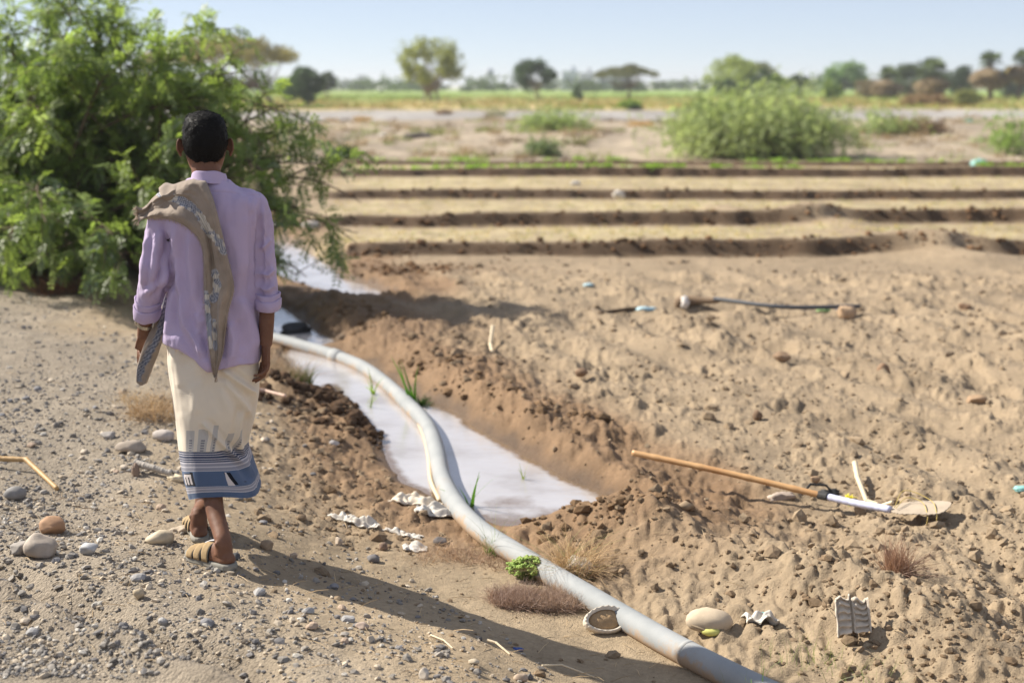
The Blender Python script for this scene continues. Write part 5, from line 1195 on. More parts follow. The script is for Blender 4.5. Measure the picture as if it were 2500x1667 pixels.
# ================================================================== GRASS AND SMALL PLANTS
def blades(b, root, n, length, spread, width, col, seed, lean=(0, 0), curve=.5, rad=.03, segs=4, up=1.0, vary=.3):
    """n thin tapering blades growing out of a tuft"""
    rng = np.random.default_rng(seed); root = np.asarray(root, float)
    az = rng.uniform(0, 2 * np.pi, n); tilt = np.abs(rng.normal(0, spread, n)); L = length * rng.uniform(.45, 1.15, n); r0 = rad * np.sqrt(rng.uniform(size=n)); a0 = rng.uniform(0, 2 * np.pi, n)
    base = root + np.column_stack((r0 * np.cos(a0), r0 * np.sin(a0), -.01 * np.ones(n)))
    d = np.column_stack((np.sin(tilt) * np.cos(az) + lean[0], np.sin(tilt) * np.sin(az) + lean[1], np.cos(tilt) * up)); d /= np.linalg.norm(d, axis=1, keepdims=True)
    side = np.cross(d, rng.normal(size=(n, 3))); side /= np.linalg.norm(side, axis=1, keepdims=True)
    bend = np.column_stack((np.cos(az), np.sin(az), -.55 * np.ones(n))) * (curve * L * rng.uniform(.2, 1.2, n))[:, None]
    V = np.empty((n, segs + 1, 2, 3))
    for k in range(segs + 1):
        t = k / segs; p = base + d * (L * t)[:, None] + bend * t * t; w_ = side * (width * (1 - t * .93))
        V[:, k, 0] = p - w_; V[:, k, 1] = p + w_
    i = np.arange(n)[:, None] * (2 * (segs + 1)) + np.arange(segs)[None] * 2
    F = np.stack((i, i + 1, i + 3, i + 2), -1).reshape(-1, 4)
    cc = np.array(col) * rng.uniform(1 - vary, 1 + vary, (n, 1)); cc = np.repeat(cc, 2 * (segs + 1), 0)
    b.add(V.reshape(-1, 3), F, np.clip(cc, .005, .95))
LEAF = leaf_mat('green_leaf'); DRY = leaf_mat('dry_grass', None, .25, .7, (1.1, 1.0, .8), .15)
def tuft(px, py, name, label, cat, specs, mat=DRY, z0=-.15, dz=0, extra=None, group=None):
    p = G(px, py, z0); p[2] += dz; b = MB()
    for k, sp in enumerate(specs): sp = dict(sp); off = np.array(sp.pop('off', (0, 0, 0))); blades(b, p + off, seed=int(px * 7 + py + k * 101), **sp)
    if extra: extra(b, p)
    return tag(b.build(name, mat, None, False, origin=p), label, cat, group)
straw, greyb, gren = (.50, .37, .21), (.34, .25, .19), (.10, .20, .035)
def water_g(x, y): return on_plane(x * K, y * K, ZW)
def reed(px, py, n, L, label, seed, col=(.13, .27, .04), w_=.006, lean=(0, 0)):
    p = water_g(px, py); b = MB(); blades(b, p, n, L, .38, w_, col, seed, lean, .35, .012, 6); tag(b.build('reed_seedling', LEAF, None, False, origin=p), label, 'reed')
reed(1080, 1163, 7, .24, 'green reed seedling with upright blades in the water right of the pipe', 5, w_=.007)
reed(858, 905, 8, .20, 'yellow green seedling in the water left of the pipe bend', 6, (.26, .38, .06), .008)
reed(848, 935, 4, .18, 'fainter green shoot in the water below the yellow green seedling', 7, (.22, .34, .07), .006)
reed(1205, 1100, 4, .17, 'thin pale shoot at the right rim of the lower pool', 8, (.22, .26, .07), .004)
def pipe_weed(b, p): pass
p = G(948, 935, -.2); b = MB(); blades(b, p + (0, 0, .03), 6, .32, .16, .011, (.09, .22, .03), 9, (-.25, 0), .2, .02, 6); blades(b, p + (.06, 0, .02), 60, .10, .9, .005, (.05, .09, .025), 10, (.2, 0), .6, .05, 3)
tag(b.build('grass_clump', LEAF, None, False, origin=p), 'dark green grass clump with one long blade across the pipe', 'grass')
tuft(655, 880, 'dry_grass_tuft', 'grey dry tuft with green stems on the bank right of the man', 'grass', [dict(n=420, length=.24, spread=.6, width=.0022, col=(.40, .31, .22), rad=.14), dict(n=150, length=.17, spread=.5, width=.0035, col=(.13, .16, .05), rad=.09, off=(.1, 0, 0))])
tuft(625, 862, 'dry_grass_tuft', 'pale dry tuft half behind the right hand of the man', 'grass', [dict(n=260, length=.22, spread=.7, width=.002, col=(.42, .34, .25), rad=.12)])
tuft(362, 952, 'dry_grass_tuft', 'brown dry tuft on the gravel left of the wrap skirt', 'grass', [dict(n=420, length=.20, spread=.8, width=.002, col=(.42, .30, .18), rad=.16, curve=.8)])
tuft(318, 925, 'dry_grass_tuft', 'sparse straw tuft below the hanging scarf end', 'grass', [dict(n=160, length=.16, spread=.9, width=.0018, col=(.48, .36, .22), rad=.15, curve=.8)])
tuft(132, 672, 'dry_brush', 'dark red brown dry brush at the foot of the big green bush', 'bush', [dict(n=420, length=.26, spread=.8, width=.004, col=(.20, .11, .07), rad=.22)])
tuft(265, 690, 'dry_grass_tuft', 'grey dry grass at the front edge of the big green bush', 'grass', [dict(n=300, length=.26, spread=.6, width=.003, col=(.33, .27, .20), rad=.25)])
# cushion bush, green succulent, straw tuft and small tufts round the pipe
tuft(1212, 1388, 'cushion_bush', 'dry grey brown cushion bush on the sand in front of the pipe', 'bush', [dict(n=1500, length=.085, spread=.75, width=.0012, col=(.36, .26, .21), rad=.10, curve=.5, off=(-.06, .02, .015)), dict(n=1500, length=.085, spread=.75, width=.0012, col=(.38, .28, .22), rad=.10, curve=.5, off=(.06, .0, .015)), dict(n=1000, length=.075, spread=.8, width=.0012, col=(.44, .33, .26), rad=.07, curve=.5, off=(.15, -.02, .01)), dict(n=600, length=.07, spread=1.1, width=.0012, col=(.20, .13, .09), rad=.18, curve=.9)])
def succulent():
    p = G(1215, 1328, -.2); b = MB(); rng = np.random.default_rng(4)
    for k in range(150):
        a, r_ = rng.uniform(0, 6.28), math.sqrt(rng.uniform()) * .082; top = p + (r_ * math.cos(a) * 1.15, r_ * math.sin(a) * .8, .035 + .045 * (1 - (r_ / .085) ** 2) + rng.uniform(-.01, .012))
        b.add(*tube(np.array([p + (r_ * .5 * math.cos(a), r_ * .5 * math.sin(a), .0), top]), .0012, 4), np.array((.20, .28, .08)))
        for j in range(9):
            d = rng.normal(size=3); d[2] = abs(d[2]) + .3; d /= np.linalg.norm(d); s_ = rng.uniform(.004, .0075); c = top + d * s_ * 1.4
            b.add(ICO1[0] * (s_, s_, s_ * .7) + c, ICO1[1], np.array((.30, .42, .09)) * rng.uniform(.75, 1.3))
    tag(b.build('succulent', leaf_mat('succulent_leaf', None, .2, .5), None, True, origin=p), 'bright yellow green succulent cushion against the pipe', 'plant')
succulent()
tuft(1318, 1312, 'straw_tuft', 'large loose straw coloured grass tuft behind the pipe', 'grass', [dict(n=520, length=.24, spread=.62, width=.0013, col=(.52, .37, .21), rad=.09, curve=.9), dict(n=260, length=.15, spread=.9, width=.0014, col=(.30, .21, .13), rad=.11, curve=1.0), dict(n=50, length=.30, spread=.7, width=.0012, col=(.30, .34, .14), rad=.08, curve=.7), dict(n=80, length=.25, spread=1.1, width=.0014, col=(.55, .42, .26), rad=.10, curve=.6, lean=(.5, 0))])
tuft(1132, 1272, 'green_grass_tuft', 'small green grass tuft on the near side of the pipe bend', 'grass', [dict(n=120, length=.12, spread=.3, width=.0014, col=(.13, .20, .06), rad=.035), dict(n=14, length=.28, spread=.2, width=.001, col=(.20, .26, .09), rad=.03)], LEAF)
tuft(1085, 1282, 'dry_grass_tuft', 'low dry tuft left of the small green grass tuft', 'grass', [dict(n=300, length=.09, spread=.8, width=.0012, col=(.40, .28, .20), rad=.10)])
tuft(1010, 1272, 'dry_grass_tuft', 'low straw tuft beside the balled white bag', 'grass', [dict(n=320, length=.085, spread=.9, width=.0011, col=(.46, .33, .23), rad=.12)])
tuft(1160, 1300, 'dry_grass_tuft', 'small brown tuft between the pipe and the succulent', 'grass', [dict(n=240, length=.07, spread=.9, width=.0012, col=(.30, .21, .15), rad=.08)])
tuft(945, 1290, 'dry_grass_tuft', 'few dead stems under the balled white bag', 'grass', [dict(n=110, length=.06, spread=.9, width=.001, col=(.42, .31, .22), rad=.09)])
tuft(2060, 1312, 'dry_shrub', 'leafless reddish dry shrub on the soil at right', 'bush', [dict(n=330, length=.17, spread=.42, width=.0013, col=(.36, .22, .15), rad=.06, curve=.2, lean=(-.12, 0)), dict(n=160, length=.20, spread=1.1, width=.0015, col=(.30, .20, .15), rad=.05, curve=.3, lean=(.7, -.35)), dict(n=60, length=.14, spread=1.1, width=.0018, col=(.42, .33, .27), rad=.04, curve=.3, lean=(.9, -.6))])
tuft(1952, 1162, 'yellow_flower', 'small yellow flower stem beside the shovel shaft', 'flower', [dict(n=7, length=.07, spread=.35, width=.0018, col=(.25, .30, .05), rad=.008), dict(n=26, length=.022, spread=1.2, width=.0045, col=(.70, .62, .05), rad=.018, off=(-.005, 0, .055))], LEAF)
p = G(1720, 1640, -.2)
tuft(1735, 1625, 'green_grass_tuft', 'thin green blades in front of the pipe at the bottom edge', 'grass', [dict(n=6, length=.16, spread=.35, width=.0045, col=(.20, .36, .05), rad=.03), dict(n=26, length=.17, spread=.3, width=.001, col=(.20, .26, .09), rad=.12)], LEAF)
for k, (x, y) in enumerate(((1850, 1500), (1920, 1530), (2010, 1560), (1790, 1530))): tuft(x, y, 'thin_grass', ('sparse thin green stems by the white plastic scrap', 'sparse thin green stems under the plastic grate', 'few thin green stems at the bottom right', 'few thin green stems just behind the pipe at bottom')[k], 'grass', [dict(n=26, length=.13, spread=.28, width=.0009, col=(.24, .29, .11), rad=.13)], LEAF)
b = MB(); rng = np.random.default_rng(21)                        # low dry stubble of the basins
for k in range(4):
    for _ in range(650):
        x = rng.uniform(-2.4 - k * .6, 7.2 + k * 2.2); y0 = bund_line(k, np.array([x]))[0]; y1 = bund_line(k + 1, np.array([x]))[0]; y = rng.uniform(y0 + .3, y1 - .35)
        b_ = (x, y)
        pts_ = b_; b.V.append(np.array([[x, y, 0.0]])) if False else None
        if _ == 0: store = []
        store.append(b_)
    S_ = np.array(store); z_ = heights(S_)
    for i in range(len(S_)): blades(b, (S_[i, 0], S_[i, 1], z_[i]), 5, .085, .6, .006, (.56, .46, .17) if i % 3 else (.34, .38, .10), k * 1000 + i, rad=.09, segs=1)
tag(b.build('stubble', DRY, None, False), 'short yellow stubble growing on the strips between the bunds', 'grass', kind='stuff')
b = MB()
for i in range(330):                                             # bright seedlings along the last two bunds
    u_ = rng.uniform(); x = rng.uniform(-3.6, 12); k = 3 if rng.uniform() < .6 else 4; y = bund_line(k, np.array([x]))[0] + rng.uniform(.1, .7)
    if vnoise2(np.array([x * .55]), np.array([k * 5.0]), 5)[0] < -.15: continue
    blades(b, (x, y, height(x, y)), 14, .16, .7, .022, (.27, .42, .06), i, rad=.12, segs=2)
tag(b.build('green_seedlings', LEAF, None, False), 'rows of bright green seedlings along the farthest bunds', 'crop', kind='stuff')
# scattered straw and dead stems lying on bank and field
P, s_, rng = screen_pts(1500, 25, (0, 680, 2400, 1620), lambda P, s, rng: (water_sdf(P) > .08) & (np.hypot(P[:, 0], P[:, 1]) < 15) & (rng.uniform(size=len(P)) < np.where(s > 0, .7, .12)))
z_ = heights(P); b = MB()
for i in range(len(P)):
    a = rng.uniform(0, 6.28); L = rng.uniform(.02, .09); e = np.array((math.cos(a), math.sin(a), rng.uniform(-.05, .25))) * L; q = np.array((P[i, 0], P[i, 1], z_[i] + .006)); b.add(*tube(np.array([q, q + e * .5 + (0, 0, .004), q + e]), [.0013, .0014, .0007], 4), np.array((.52, .40, .25)) * rng.uniform(.6, 1.25))
tag(b.build('straw_litter', DRY, None, False), 'broken straw scattered over the bank and the field', 'straw', kind='stuff')

# ================================================================== TREES, BUSHES, FAR LAND
BARK = simple_mat('bark', (.14, .10, .07), .9, .25, 18, .6, .01); PALEBARK = simple_mat('pale_bark', (.28, .23, .17), .9, .2, 18, .5, .01)
FOL = leaf_mat('foliage', None, .5, .45, (1.3, 1.35, .7), .35)
FARFOL = leaf_mat('far_foliage', None, .45, .7, (1.2, 1.25, .8), .1)
def arc(a, c, lift, n=10, rng=None, wig=0.0):
    t = np.linspace(0, 1, n)[:, None]; P = a + (c - a) * t + np.array((0, 0, 1.0)) * (4 * lift * t * (1 - t))
    if rng is not None: P = P + np.cumsum(rng.normal(size=(n, 3)) * wig, 0) * t
    return P
def pinnate(b, P, D, size, col, rng, pairs=7, lw=.16):
    """compound leaves: rows of little paired leaflets on drooping rachises, many at once"""
    k = len(P); D = D / np.linalg.norm(D, axis=1, keepdims=True); up = rng.normal(size=(k, 3)) * .5 + (0, 0, 1)
    S = np.cross(D, up); S /= np.linalg.norm(S, axis=1, keepdims=True); U = np.cross(S, D)
    L = size[:, None]; Vs = []; 
    for j in range(pairs):
        t = (j + .8) / (pairs + .3); c = P + D * L * t + np.array((0, 0, -1.0)) * L * .28 * t * t
        ln = L * .36 * (1 - .45 * abs(t - .45)); wd = ln * lw * 1.6
        for s in (-1, 1):
            d = S * s * .85 + D * .45 - U * .12 + rng.normal(size=(k, 3)) * .16; d /= np.linalg.norm(d, axis=1, keepdims=True); w_ = np.cross(d, U); w_ /= np.linalg.norm(w_, axis=1, keepdims=True)
            Vs.append(np.stack((c, c + d * ln * .5 + w_ * wd, c + d * ln, c + d * ln * .5 - w_ * wd), 1))
    V = np.stack(Vs, 1); q = V.shape[1]; V = V.reshape(-1, 3); F = np.arange(k * q * 4).reshape(-1, 4)
    b.add(V, F, np.repeat(np.repeat(col, q * 4, 0), 1, 0))
def big_bush():
    rng = np.random.default_rng(42); br = MB(); lf = MB()
    C = on_depth(150, 700, 13.9); C[2] = height(C[0], C[1]); roots = [C + (rng.uniform(-1.3, 1.5), rng.uniform(-.6, .6), -.05) for _ in range(12)]
    tips = []
    def T(x, y, Y): tips.append(on_depth(x, y, Y))
    # outline branches read off the photo, then the body of the dome
    for x, y, Y in ((30, 70, 14.0), (95, 5, 13.8), (140, -22, 13.6), (215, 15, 13.6), (285, 55, 13.9), (250, 10, 14.2), (345, 85, 13.8), (420, 95, 13.6), (490, 72, 13.4), (530, 118, 13.4), (590, 175, 13.2), (640, 215, 13.2), (690, 262, 13.0), (735, 285, 12.9), (762, 322, 12.8), (700, 330, 13.2), (735, 380, 12.8), (790, 418, 12.5), (838, 432, 12.4), (862, 490, 12.3), (868, 560, 12.2), (845, 590, 12.2), (660, 470, 12.6), (720, 660, 12.5), (735, 690, 12.4), (-40, 40, 14.0), (-120, 90, 14.2), (450, 200, 13.0), (380, 180, 12.9), (560, 260, 12.8), (620, 330, 12.7), (300, 140, 13.0), (200, 130, 13.0), (100, 140, 13.0), (40, 220, 12.8), (520, 360, 12.4), (580, 420, 12.3), (700, 440, 12.4), (770, 480, 12.3), (320, 480, 12.0), (240, 560, 11.9), (150, 540, 11.9), (60, 500, 12.0), (20, 610, 12.0), (120, 630, 11.9), (300, 630, 11.9), (560, 560, 12.2)): T(x, y, Y)
    for _ in range(75):
        a = rng.uniform(0, 2 * np.pi); e = math.acos(rng.uniform(.02, 1)); x_ = math.sin(e) * math.cos(a); y_ = math.sin(e) * math.sin(a); z_ = math.cos(e)
        k = rng.uniform(.5, .9); tips.append(C + np.array((-.35 + 2.6 * x_ * k, 1.7 * y_ * k, .12 + 2.35 * z_ * k * (1 - .33 * max(0, x_)))))
        q_ = project(tips[-1]);
        if q_[0] > 600 or (q_[0] > 520 and q_[1] > 420): tips.pop()
    P_, D_, S_, Q_ = [], [], [], []
    for tp in tips:
        a = roots[rng.integers(12)]; d = np.linalg.norm(tp - a); Pm = arc(a, tp, d * rng.uniform(.10, .20), 16, rng, .018); br.add(*tube(Pm, np.linspace(.026, .004, 16), 5, False))
        tone = rng.uniform(); nsec = int((9 + d * 4.6) * ((.22 if project(tp)[1] > 470 else .5) if project(tp)[0] > 600 else 1))
        for s in range(nsec):
            t = rng.uniform(.28, 1.0) ** .8; i = min(14, int(t * 15)); p = Pm[i] + (Pm[i + 1] - Pm[i]) * (t * 15 - i); tg = Pm[i + 1] - Pm[i]; tg /= np.linalg.norm(tg)
            dr = tg * .8 + rng.normal(size=3) * .75; dr[2] -= .10; dr /= np.linalg.norm(dr); L = rng.uniform(.22, .62) * (1.1 - .3 * t); e = p + dr * L; Ps = arc(p, e + (0, 0, -L * .22), L * .05, 6); br.add(*tube(Ps, np.linspace(.006, .002, 6), 3, False))
            for q in range(7):
                u_ = rng.uniform(.12, 1.0); j = min(4, int(u_ * 5)); pp = Ps[j] + (Ps[j + 1] - Ps[j]) * (u_ * 5 - j); dd = dr * .6 + rng.normal(size=3) * .6; dd[2] -= .25
                P_.append(pp); D_.append(dd); S_.append(rng.uniform(.11, .21)); Q_.append(tone * .5 + rng.uniform() * .5)
    P_, D_, S_, Q_ = np.array(P_), np.array(D_), np.array(S_), np.array(Q_)[:, None]
    keep = P_[:, 2] > heights(P_[:, :2]) + .02; P_, D_, S_, Q_ = P_[keep], D_[keep], S_[keep], Q_[keep]
    col = lerp(np.array((.115, .175, .075)), np.array((.33, .42, .12)), Q_) * rng.uniform(.8, 1.2, (len(P_), 1))
    blue = rng.uniform(size=(len(P_), 1)) < .2; col = np.where(blue, col * (1.0, .95, 1.7), col)
    pinnate(lf, P_, D_, S_, col, rng, 8, .105)
    r_ = thing('green_bush', C, 'large drooping bright green bush beside the water on the left', 'bush')
    br.build('branches', BARK, r_); lf.build('leaves', FOL, r_, False); return len(P_)
nl = big_bush()

def puffs(b, centres, radii, n, leaf, col, rng, flat=1.0, shell=.55, jit=.25, clump=None):
    """leaf sized faces spread through uneven clumps"""
    centres = np.asarray(centres, float); m = len(centres); per = max(1, n // m)
    for c, r in zip(centres, radii):
        d = rng.normal(size=(per, 3)); d /= np.linalg.norm(d, axis=1, keepdims=True); k = rng.uniform(shell, 1.05, (per, 1)); r3 = np.array((r, r, r * flat)) if np.isscalar(r) else np.array(r)
        p = c + d * k * r3 * (1 + .3 * vnoise3(d * 2.3 + c, 4)[:, None])
        a = rng.normal(size=(per, 3)); a /= np.linalg.norm(a, axis=1, keepdims=True); s = np.cross(a, rng.normal(size=(per, 3))); s /= np.linalg.norm(s, axis=1, keepdims=True); L = leaf * rng.uniform(.5, 1.3, (per, 1))
        V = np.stack((p - a * L, p + s * L * .42, p + a * L, p - s * L * .42), 1).reshape(-1, 3)
        cc = np.array(col) * rng.uniform(1 - jit, 1 + jit, (per, 1)) * rng.uniform(.8, 1.2)
        b.add(V, np.arange(per * 4).reshape(-1, 4), np.clip(np.repeat(cc, 4, 0), .005, .9))
def base_at(px, py_base, Y):
    p = on_depth(px, py_base, Y); return np.array((p[0], Y, height(p[0], Y)))
def span(px0, px1, Y): return abs(px1 - px0) / FPX * Y
def top_z(py, Y): return on_depth(1250, py, Y)[2]
def tree(px, Y, x0, x1, ytop, ylow, col, name, label, cat='tree', seed=0, n=3500, leaf=.16, trunks=1, clumps=26, flat=.8, bark=BARK, feather=False, group=None, open_=.30, tr=.10):
    rng = np.random.default_rng(seed); o = base_at(px, 250, Y); rt = thing(name, o, label, cat, group)
    zt, zl = top_z(ytop, Y), max(top_z(ylow, Y), o[2] + .1); xl, xr = on_depth(x0, 200, Y)[0], on_depth(x1, 200, Y)[0]; cx = (xl + xr) / 2; hw = (xr - xl) / 2; hh = (zt - zl) / 2
    tb, cb = MB(), MB(); cs, rs = [], []
    for k in range(clumps):
        a = rng.uniform(0, 6.28); u_ = rng.uniform(-1, 1) if not feather else rng.uniform(-.7, 1); r_ = math.sqrt(max(.05, 1 - u_ * u_)) * rng.uniform(.45, .95)
        c = np.array((cx + hw * r_ * math.cos(a) * .88, o[1] + hw * r_ * math.sin(a) * .8, (zl + zt) / 2 + hh * u_ * .85)); cs.append(c); rs.append(hw * rng.uniform(open_ * .6, open_ * 1.25))
    for t_ in range(trunks):
        b0 = o + (rng.uniform(-.25, .25) * trunks, rng.uniform(-.2, .2), -.1); fork = np.array((lerp(b0[0], cx, .5) + rng.uniform(-.4, .4), o[1], lerp(o[2], zl, .75) + .15))
        tb.add(*tube(smooth_path([b0, lerp(b0, fork, .5) + (rng.uniform(-.1, .1), 0, 0), fork], 8), np.linspace(tr * 1.25, tr * .8, 8), 8))
        for c in cs[t_::trunks]: tb.add(*tube(arc(fork, c, .12 * hh, 8, rng, .03), np.linspace(tr * .55, .015, 8), 5))
    puffs(cb, cs, rs, n, leaf, col, rng, flat)
    if feather:                                                  # thin upright sprays break the outline
        for k in range(60):
            c = cs[rng.integers(len(cs))]; d = c - np.array((cx, o[1], zl)); d /= np.linalg.norm(d); d[2] += .12; L = hw * rng.uniform(.12, .28); m = 26; t = rng.uniform(size=(m, 1)); p = c + d * L * t * 1.6 + rng.normal(size=(m, 3)) * .10
            a = rng.normal(size=(m, 3)); a /= np.linalg.norm(a, axis=1, keepdims=True); s = np.cross(a, (0, 0, 1.0)); V = np.stack((p - a * leaf, p + s * leaf * .4, p + a * leaf, p - s * leaf * .4), 1).reshape(-1, 3); cb.add(V, np.arange(m * 4).reshape(-1, 4), np.array(col) * rng.uniform(.8, 1.2, (m * 4, 1)))
    tb.build('trunk', bark, rt); cb.build('crown', FARFOL, rt, False); return rt
def umbrella(px, Y, x0, x1, ytop, ylow, col, label, seed, n=5000):
    rng = np.random.default_rng(seed); o = base_at(px, 250, Y); rt = thing('umbrella_tree', o, label, 'tree'); zt, zl = top_z(ytop, Y), top_z(ylow, Y); xl, xr = on_depth(x0, 200, Y)[0], on_depth(x1, 200, Y)[0]; cx, hw = (xl + xr) / 2, (xr - xl) / 2
    tb, cb = MB(), MB(); cs, rs = [], []
    for k in range(70):
        a = rng.uniform(0, 6.28); r_ = math.sqrt(rng.uniform()); c = np.array((cx + hw * r_ * math.cos(a) * .92, Y + hw * r_ * math.sin(a) * .8, zt - (zt - zl) * (.18 + .62 * r_ ** 1.8) + rng.uniform(-.1, .1) * (zt - zl))); cs.append(c); rs.append((hw * .14, hw * .14, (zt - zl) * .20))
    fork = np.array((lerp(o[0], cx, .3), Y, lerp(o[2], zl, .55))); tb.add(*tube(smooth_path([o + (0, 0, -.1), lerp(o, fork, .6) + (.1, 0, 0), fork], 8), np.linspace(.22, .15, 8), 8))
    for c in cs[::2]: tb.add(*tube(arc(fork, c + (0, 0, -.1), -.10 * hw, 9, rng, .04), np.linspace(.09, .015, 9), 5))
    puffs(cb, cs, rs, n, .17, col, rng, .4); tb.build('trunk', BARK, rt); cb.build('crown', FARFOL, rt, False)
olive, dkg, midg, palg = (.25, .22, .11), (.075, .115, .06), (.20, .27, .08), (.26, .30, .12)
umbrella(672, 118, 330, 745, 82, 172, olive, 'wide brown olive umbrella tree behind the big green bush', 1, 9000)
umbrella(1535, 180, 1448, 1612, 158, 192, (.15, .15, .08), 'small flat topped umbrella tree on the horizon right of centre', 2, 3500)
tree(1055, 140, 955, 1150, 92, 228, (.31, .33, .11), 'feathery_tree', 'feathery yellow green tree standing alone left of centre', seed=3, n=5200, leaf=.17, trunks=4, clumps=46, feather=True, open_=.20, tr=.12, bark=PALEBARK)
tree(1308, 165, 1248, 1362, 150, 222, dkg, 'round_tree', 'dense dark round tree on the horizon at the centre', seed=4, n=4200, leaf=.2, trunks=2, clumps=18, open_=.36, bark=PALEBARK)
tree(752, 128, 692, 800, 172, 252, dkg, 'dark_shrub', 'tall dark shrub behind the tip of the big bush', 'shrub', 5, 4200, .16, 2, 20, open_=.36)
tree(800, 175, 775, 822, 178, 218, (.09, .12, .06), 'dark_shrub', 'smaller dark shrub right behind the tall dark shrub', 'shrub', 6, 1600, .18, 1, 12, open_=.4)
tree(705, 150, 665, 745, 190, 250, (.26, .38, .10), 'green_shrub', 'bright green shrub touching the left of the tall dark shrub', 'shrub', 7, 2200, .18, 2, 16, open_=.36)
tree(1409, 150, 1392, 1428, 212, 247, dkg, 'small_bush', 'small dark round bush below the dark round tree', 'bush', 8, 1100, .14, 1, 9, open_=.42)
tree(1530, 105, 1497, 1572, 248, 278, (.26, .36, .08), 'low_bush', 'low bright green bush at the edge of the grey gravel', 'bush', 9, 1500, .10, 2, 16, .6, open_=.3)
tree(1555, 104, 1535, 1574, 262, 278, dkg, 'low_bush', 'low dark bush joined to the right of the bright green bush', 'bush', 10, 700, .09, 1, 8, .6, open_=.4)
tree(1775, 190, 1695, 1875, 146, 222, (.32, .37, .11), 'broad_tree', 'broad light green tree right of the small umbrella tree', seed=11, n=5200, leaf=.24, trunks=2, clumps=30, open_=.28)
tree(1830, 205, 1790, 1905, 160, 215, (.22, .24, .11), 'broad_tree', 'olive tree behind the broad light green tree', seed=12, n=2500, leaf=.24, trunks=1, clumps=18, open_=.32)
for k, (x, Y, a, c, yt, lb) in enumerate(((1780, 172, 1740, 1822, 188, 'dark bush under the broad light green tree'), (1865, 168, 1822, 1912, 172, 'dark bush right of the broad light green tree'), (1895, 150, 1870, 1930, 188, 'mid green bush between the dark bush and the pointed dark bush'), (1948, 178, 1925, 1978, 180, 'pointed dark bush below the gap in the tree line'))): tree(x, Y, a, c, yt, 226, dkg if k != 2 else midg, 'dark_bush', lb, 'bush', 20 + k, 1700, .2, 1, 13, open_=.38)
tree(2062, 230, 2005, 2118, 150, 225, (.21, .31, .13), 'hazy_tree', 'pale hazy green tree left of the palms', seed=30, n=3200, leaf=.3, trunks=1, clumps=20, open_=.34)
tree(2010, 160, 1985, 2060, 195, 238, midg, 'low_bush', 'green bush below the pale hazy tree', 'bush', 31, 1500, .17, 1, 12, open_=.36)
tree(2210, 190, 2140, 2330, 165, 235, (.09, .12, .06), 'dark_shrub', 'dark thicket between the single palm and the tall palms', 'shrub', 32, 4200, .24, 2, 26, open_=.26)
tree(2350, 200, 2300, 2410, 158, 232, (.06, .09, .045), 'dark_shrub', 'dark thicket just left of the two tall palms', 'shrub', 33, 2600, .24, 2, 18, open_=.3)
tree(2462, 205, 2430, 2520, 165, 235, (.065, .09, .045), 'dark_shrub', 'dark thicket behind the tall palms at the right edge', 'shrub', 34, 2400, .24, 2, 16, open_=.3)
tree(2368, 118, 2322, 2410, 224, 272, (.23, .24, .10), 'round_bush', 'round olive bush on the grey gravel under the tall palms', 'bush', 35, 2400, .12, 2, 18, open_=.34)
tree(2120, 185, 2075, 2170, 198, 236, (.21, .165, .10), 'brown_brush', 'brown dry brush left of the single palm', 'bush', 36, 1900, .2, 1, 14, open_=.34)
def palm(px, Y, ytop, wpx, label, seed, lean=0, skirt=.55):
    rng = np.random.default_rng(seed); o = base_at(px, 250, Y); zt = top_z(ytop, Y); R_ = span(0, wpx, Y) / 2; hub = np.array((o[0] + lean, Y, zt - R_ * .85)); rt = thing('fan_palm', o, label, 'palm', 'palms on the right skyline')
    P = smooth_path([o + (0, 0, -.1), lerp(o, hub, .5) + (lean * .15, 0, 0), hub], 14); build('trunk', *tube(P, np.linspace(.28, .2, 14), 9), BARK, rt)
    def fan(b, dirs, L, col):
        for d in dirs:
            d = d / np.linalg.norm(d); st = hub + d * L * .45; b.add(*tube(np.array([hub, hub + d * L * .25, st]), [.03, .025, .02], 4, False), np.array(col) * .8); s = np.cross(d, (0, 0, 1.0)); s /= np.linalg.norm(s) + 1e-9; u_ = np.cross(s, d)
            for f in np.linspace(-1.25, 1.25, 13):
                e = d * math.cos(f) + s * math.sin(f) * rng.uniform(.85, 1.1); e[2] -= .18; tip = st + e * L * .6; w_ = np.cross(e, u_); w_ /= np.linalg.norm(w_) + 1e-9; w_ *= .05 * L
                b.add(np.array([st, st + e * L * .3 + w_, tip, st + e * L * .3 - w_]), np.array([[0, 1, 2, 3]]), np.array(col) * rng.uniform(.7, 1.25))
    g, dd = MB(), MB(); up = []
    for _ in range(34): v = rng.normal(size=3); v[2] = abs(v[2]) * .9 - .25; up.append(v)
    fan(g, up, R_ * 1.05, (.13, .17, .08)); dn = []
    for _ in range(30): v = rng.normal(size=3); v[2] = -abs(v[2]) - 1.0; dn.append(v)
    fan(dd, dn, R_ * 1.25 * (.6 + skirt), (.30, .225, .14)); g.build('crown', FARFOL, rt, False); dd.build('dead_fronds', FARFOL, rt, False)
palm(2272, 165, 138, 84, 'single fan palm with a full dark crown right of the hazy tree', 1)
palm(2418, 160, 122, 66, 'tall fan palm with a long brown skirt, left of the two at the right edge', 2, -.2, 1.0)
palm(2482, 160, 118, 64, 'tall fan palm at the far right edge of the picture', 3, .6, .8)
palm(2165, 175, 160, 56, 'shorter brownish fan palm just right of the pale hazy tree', 4, 0, 1.0)
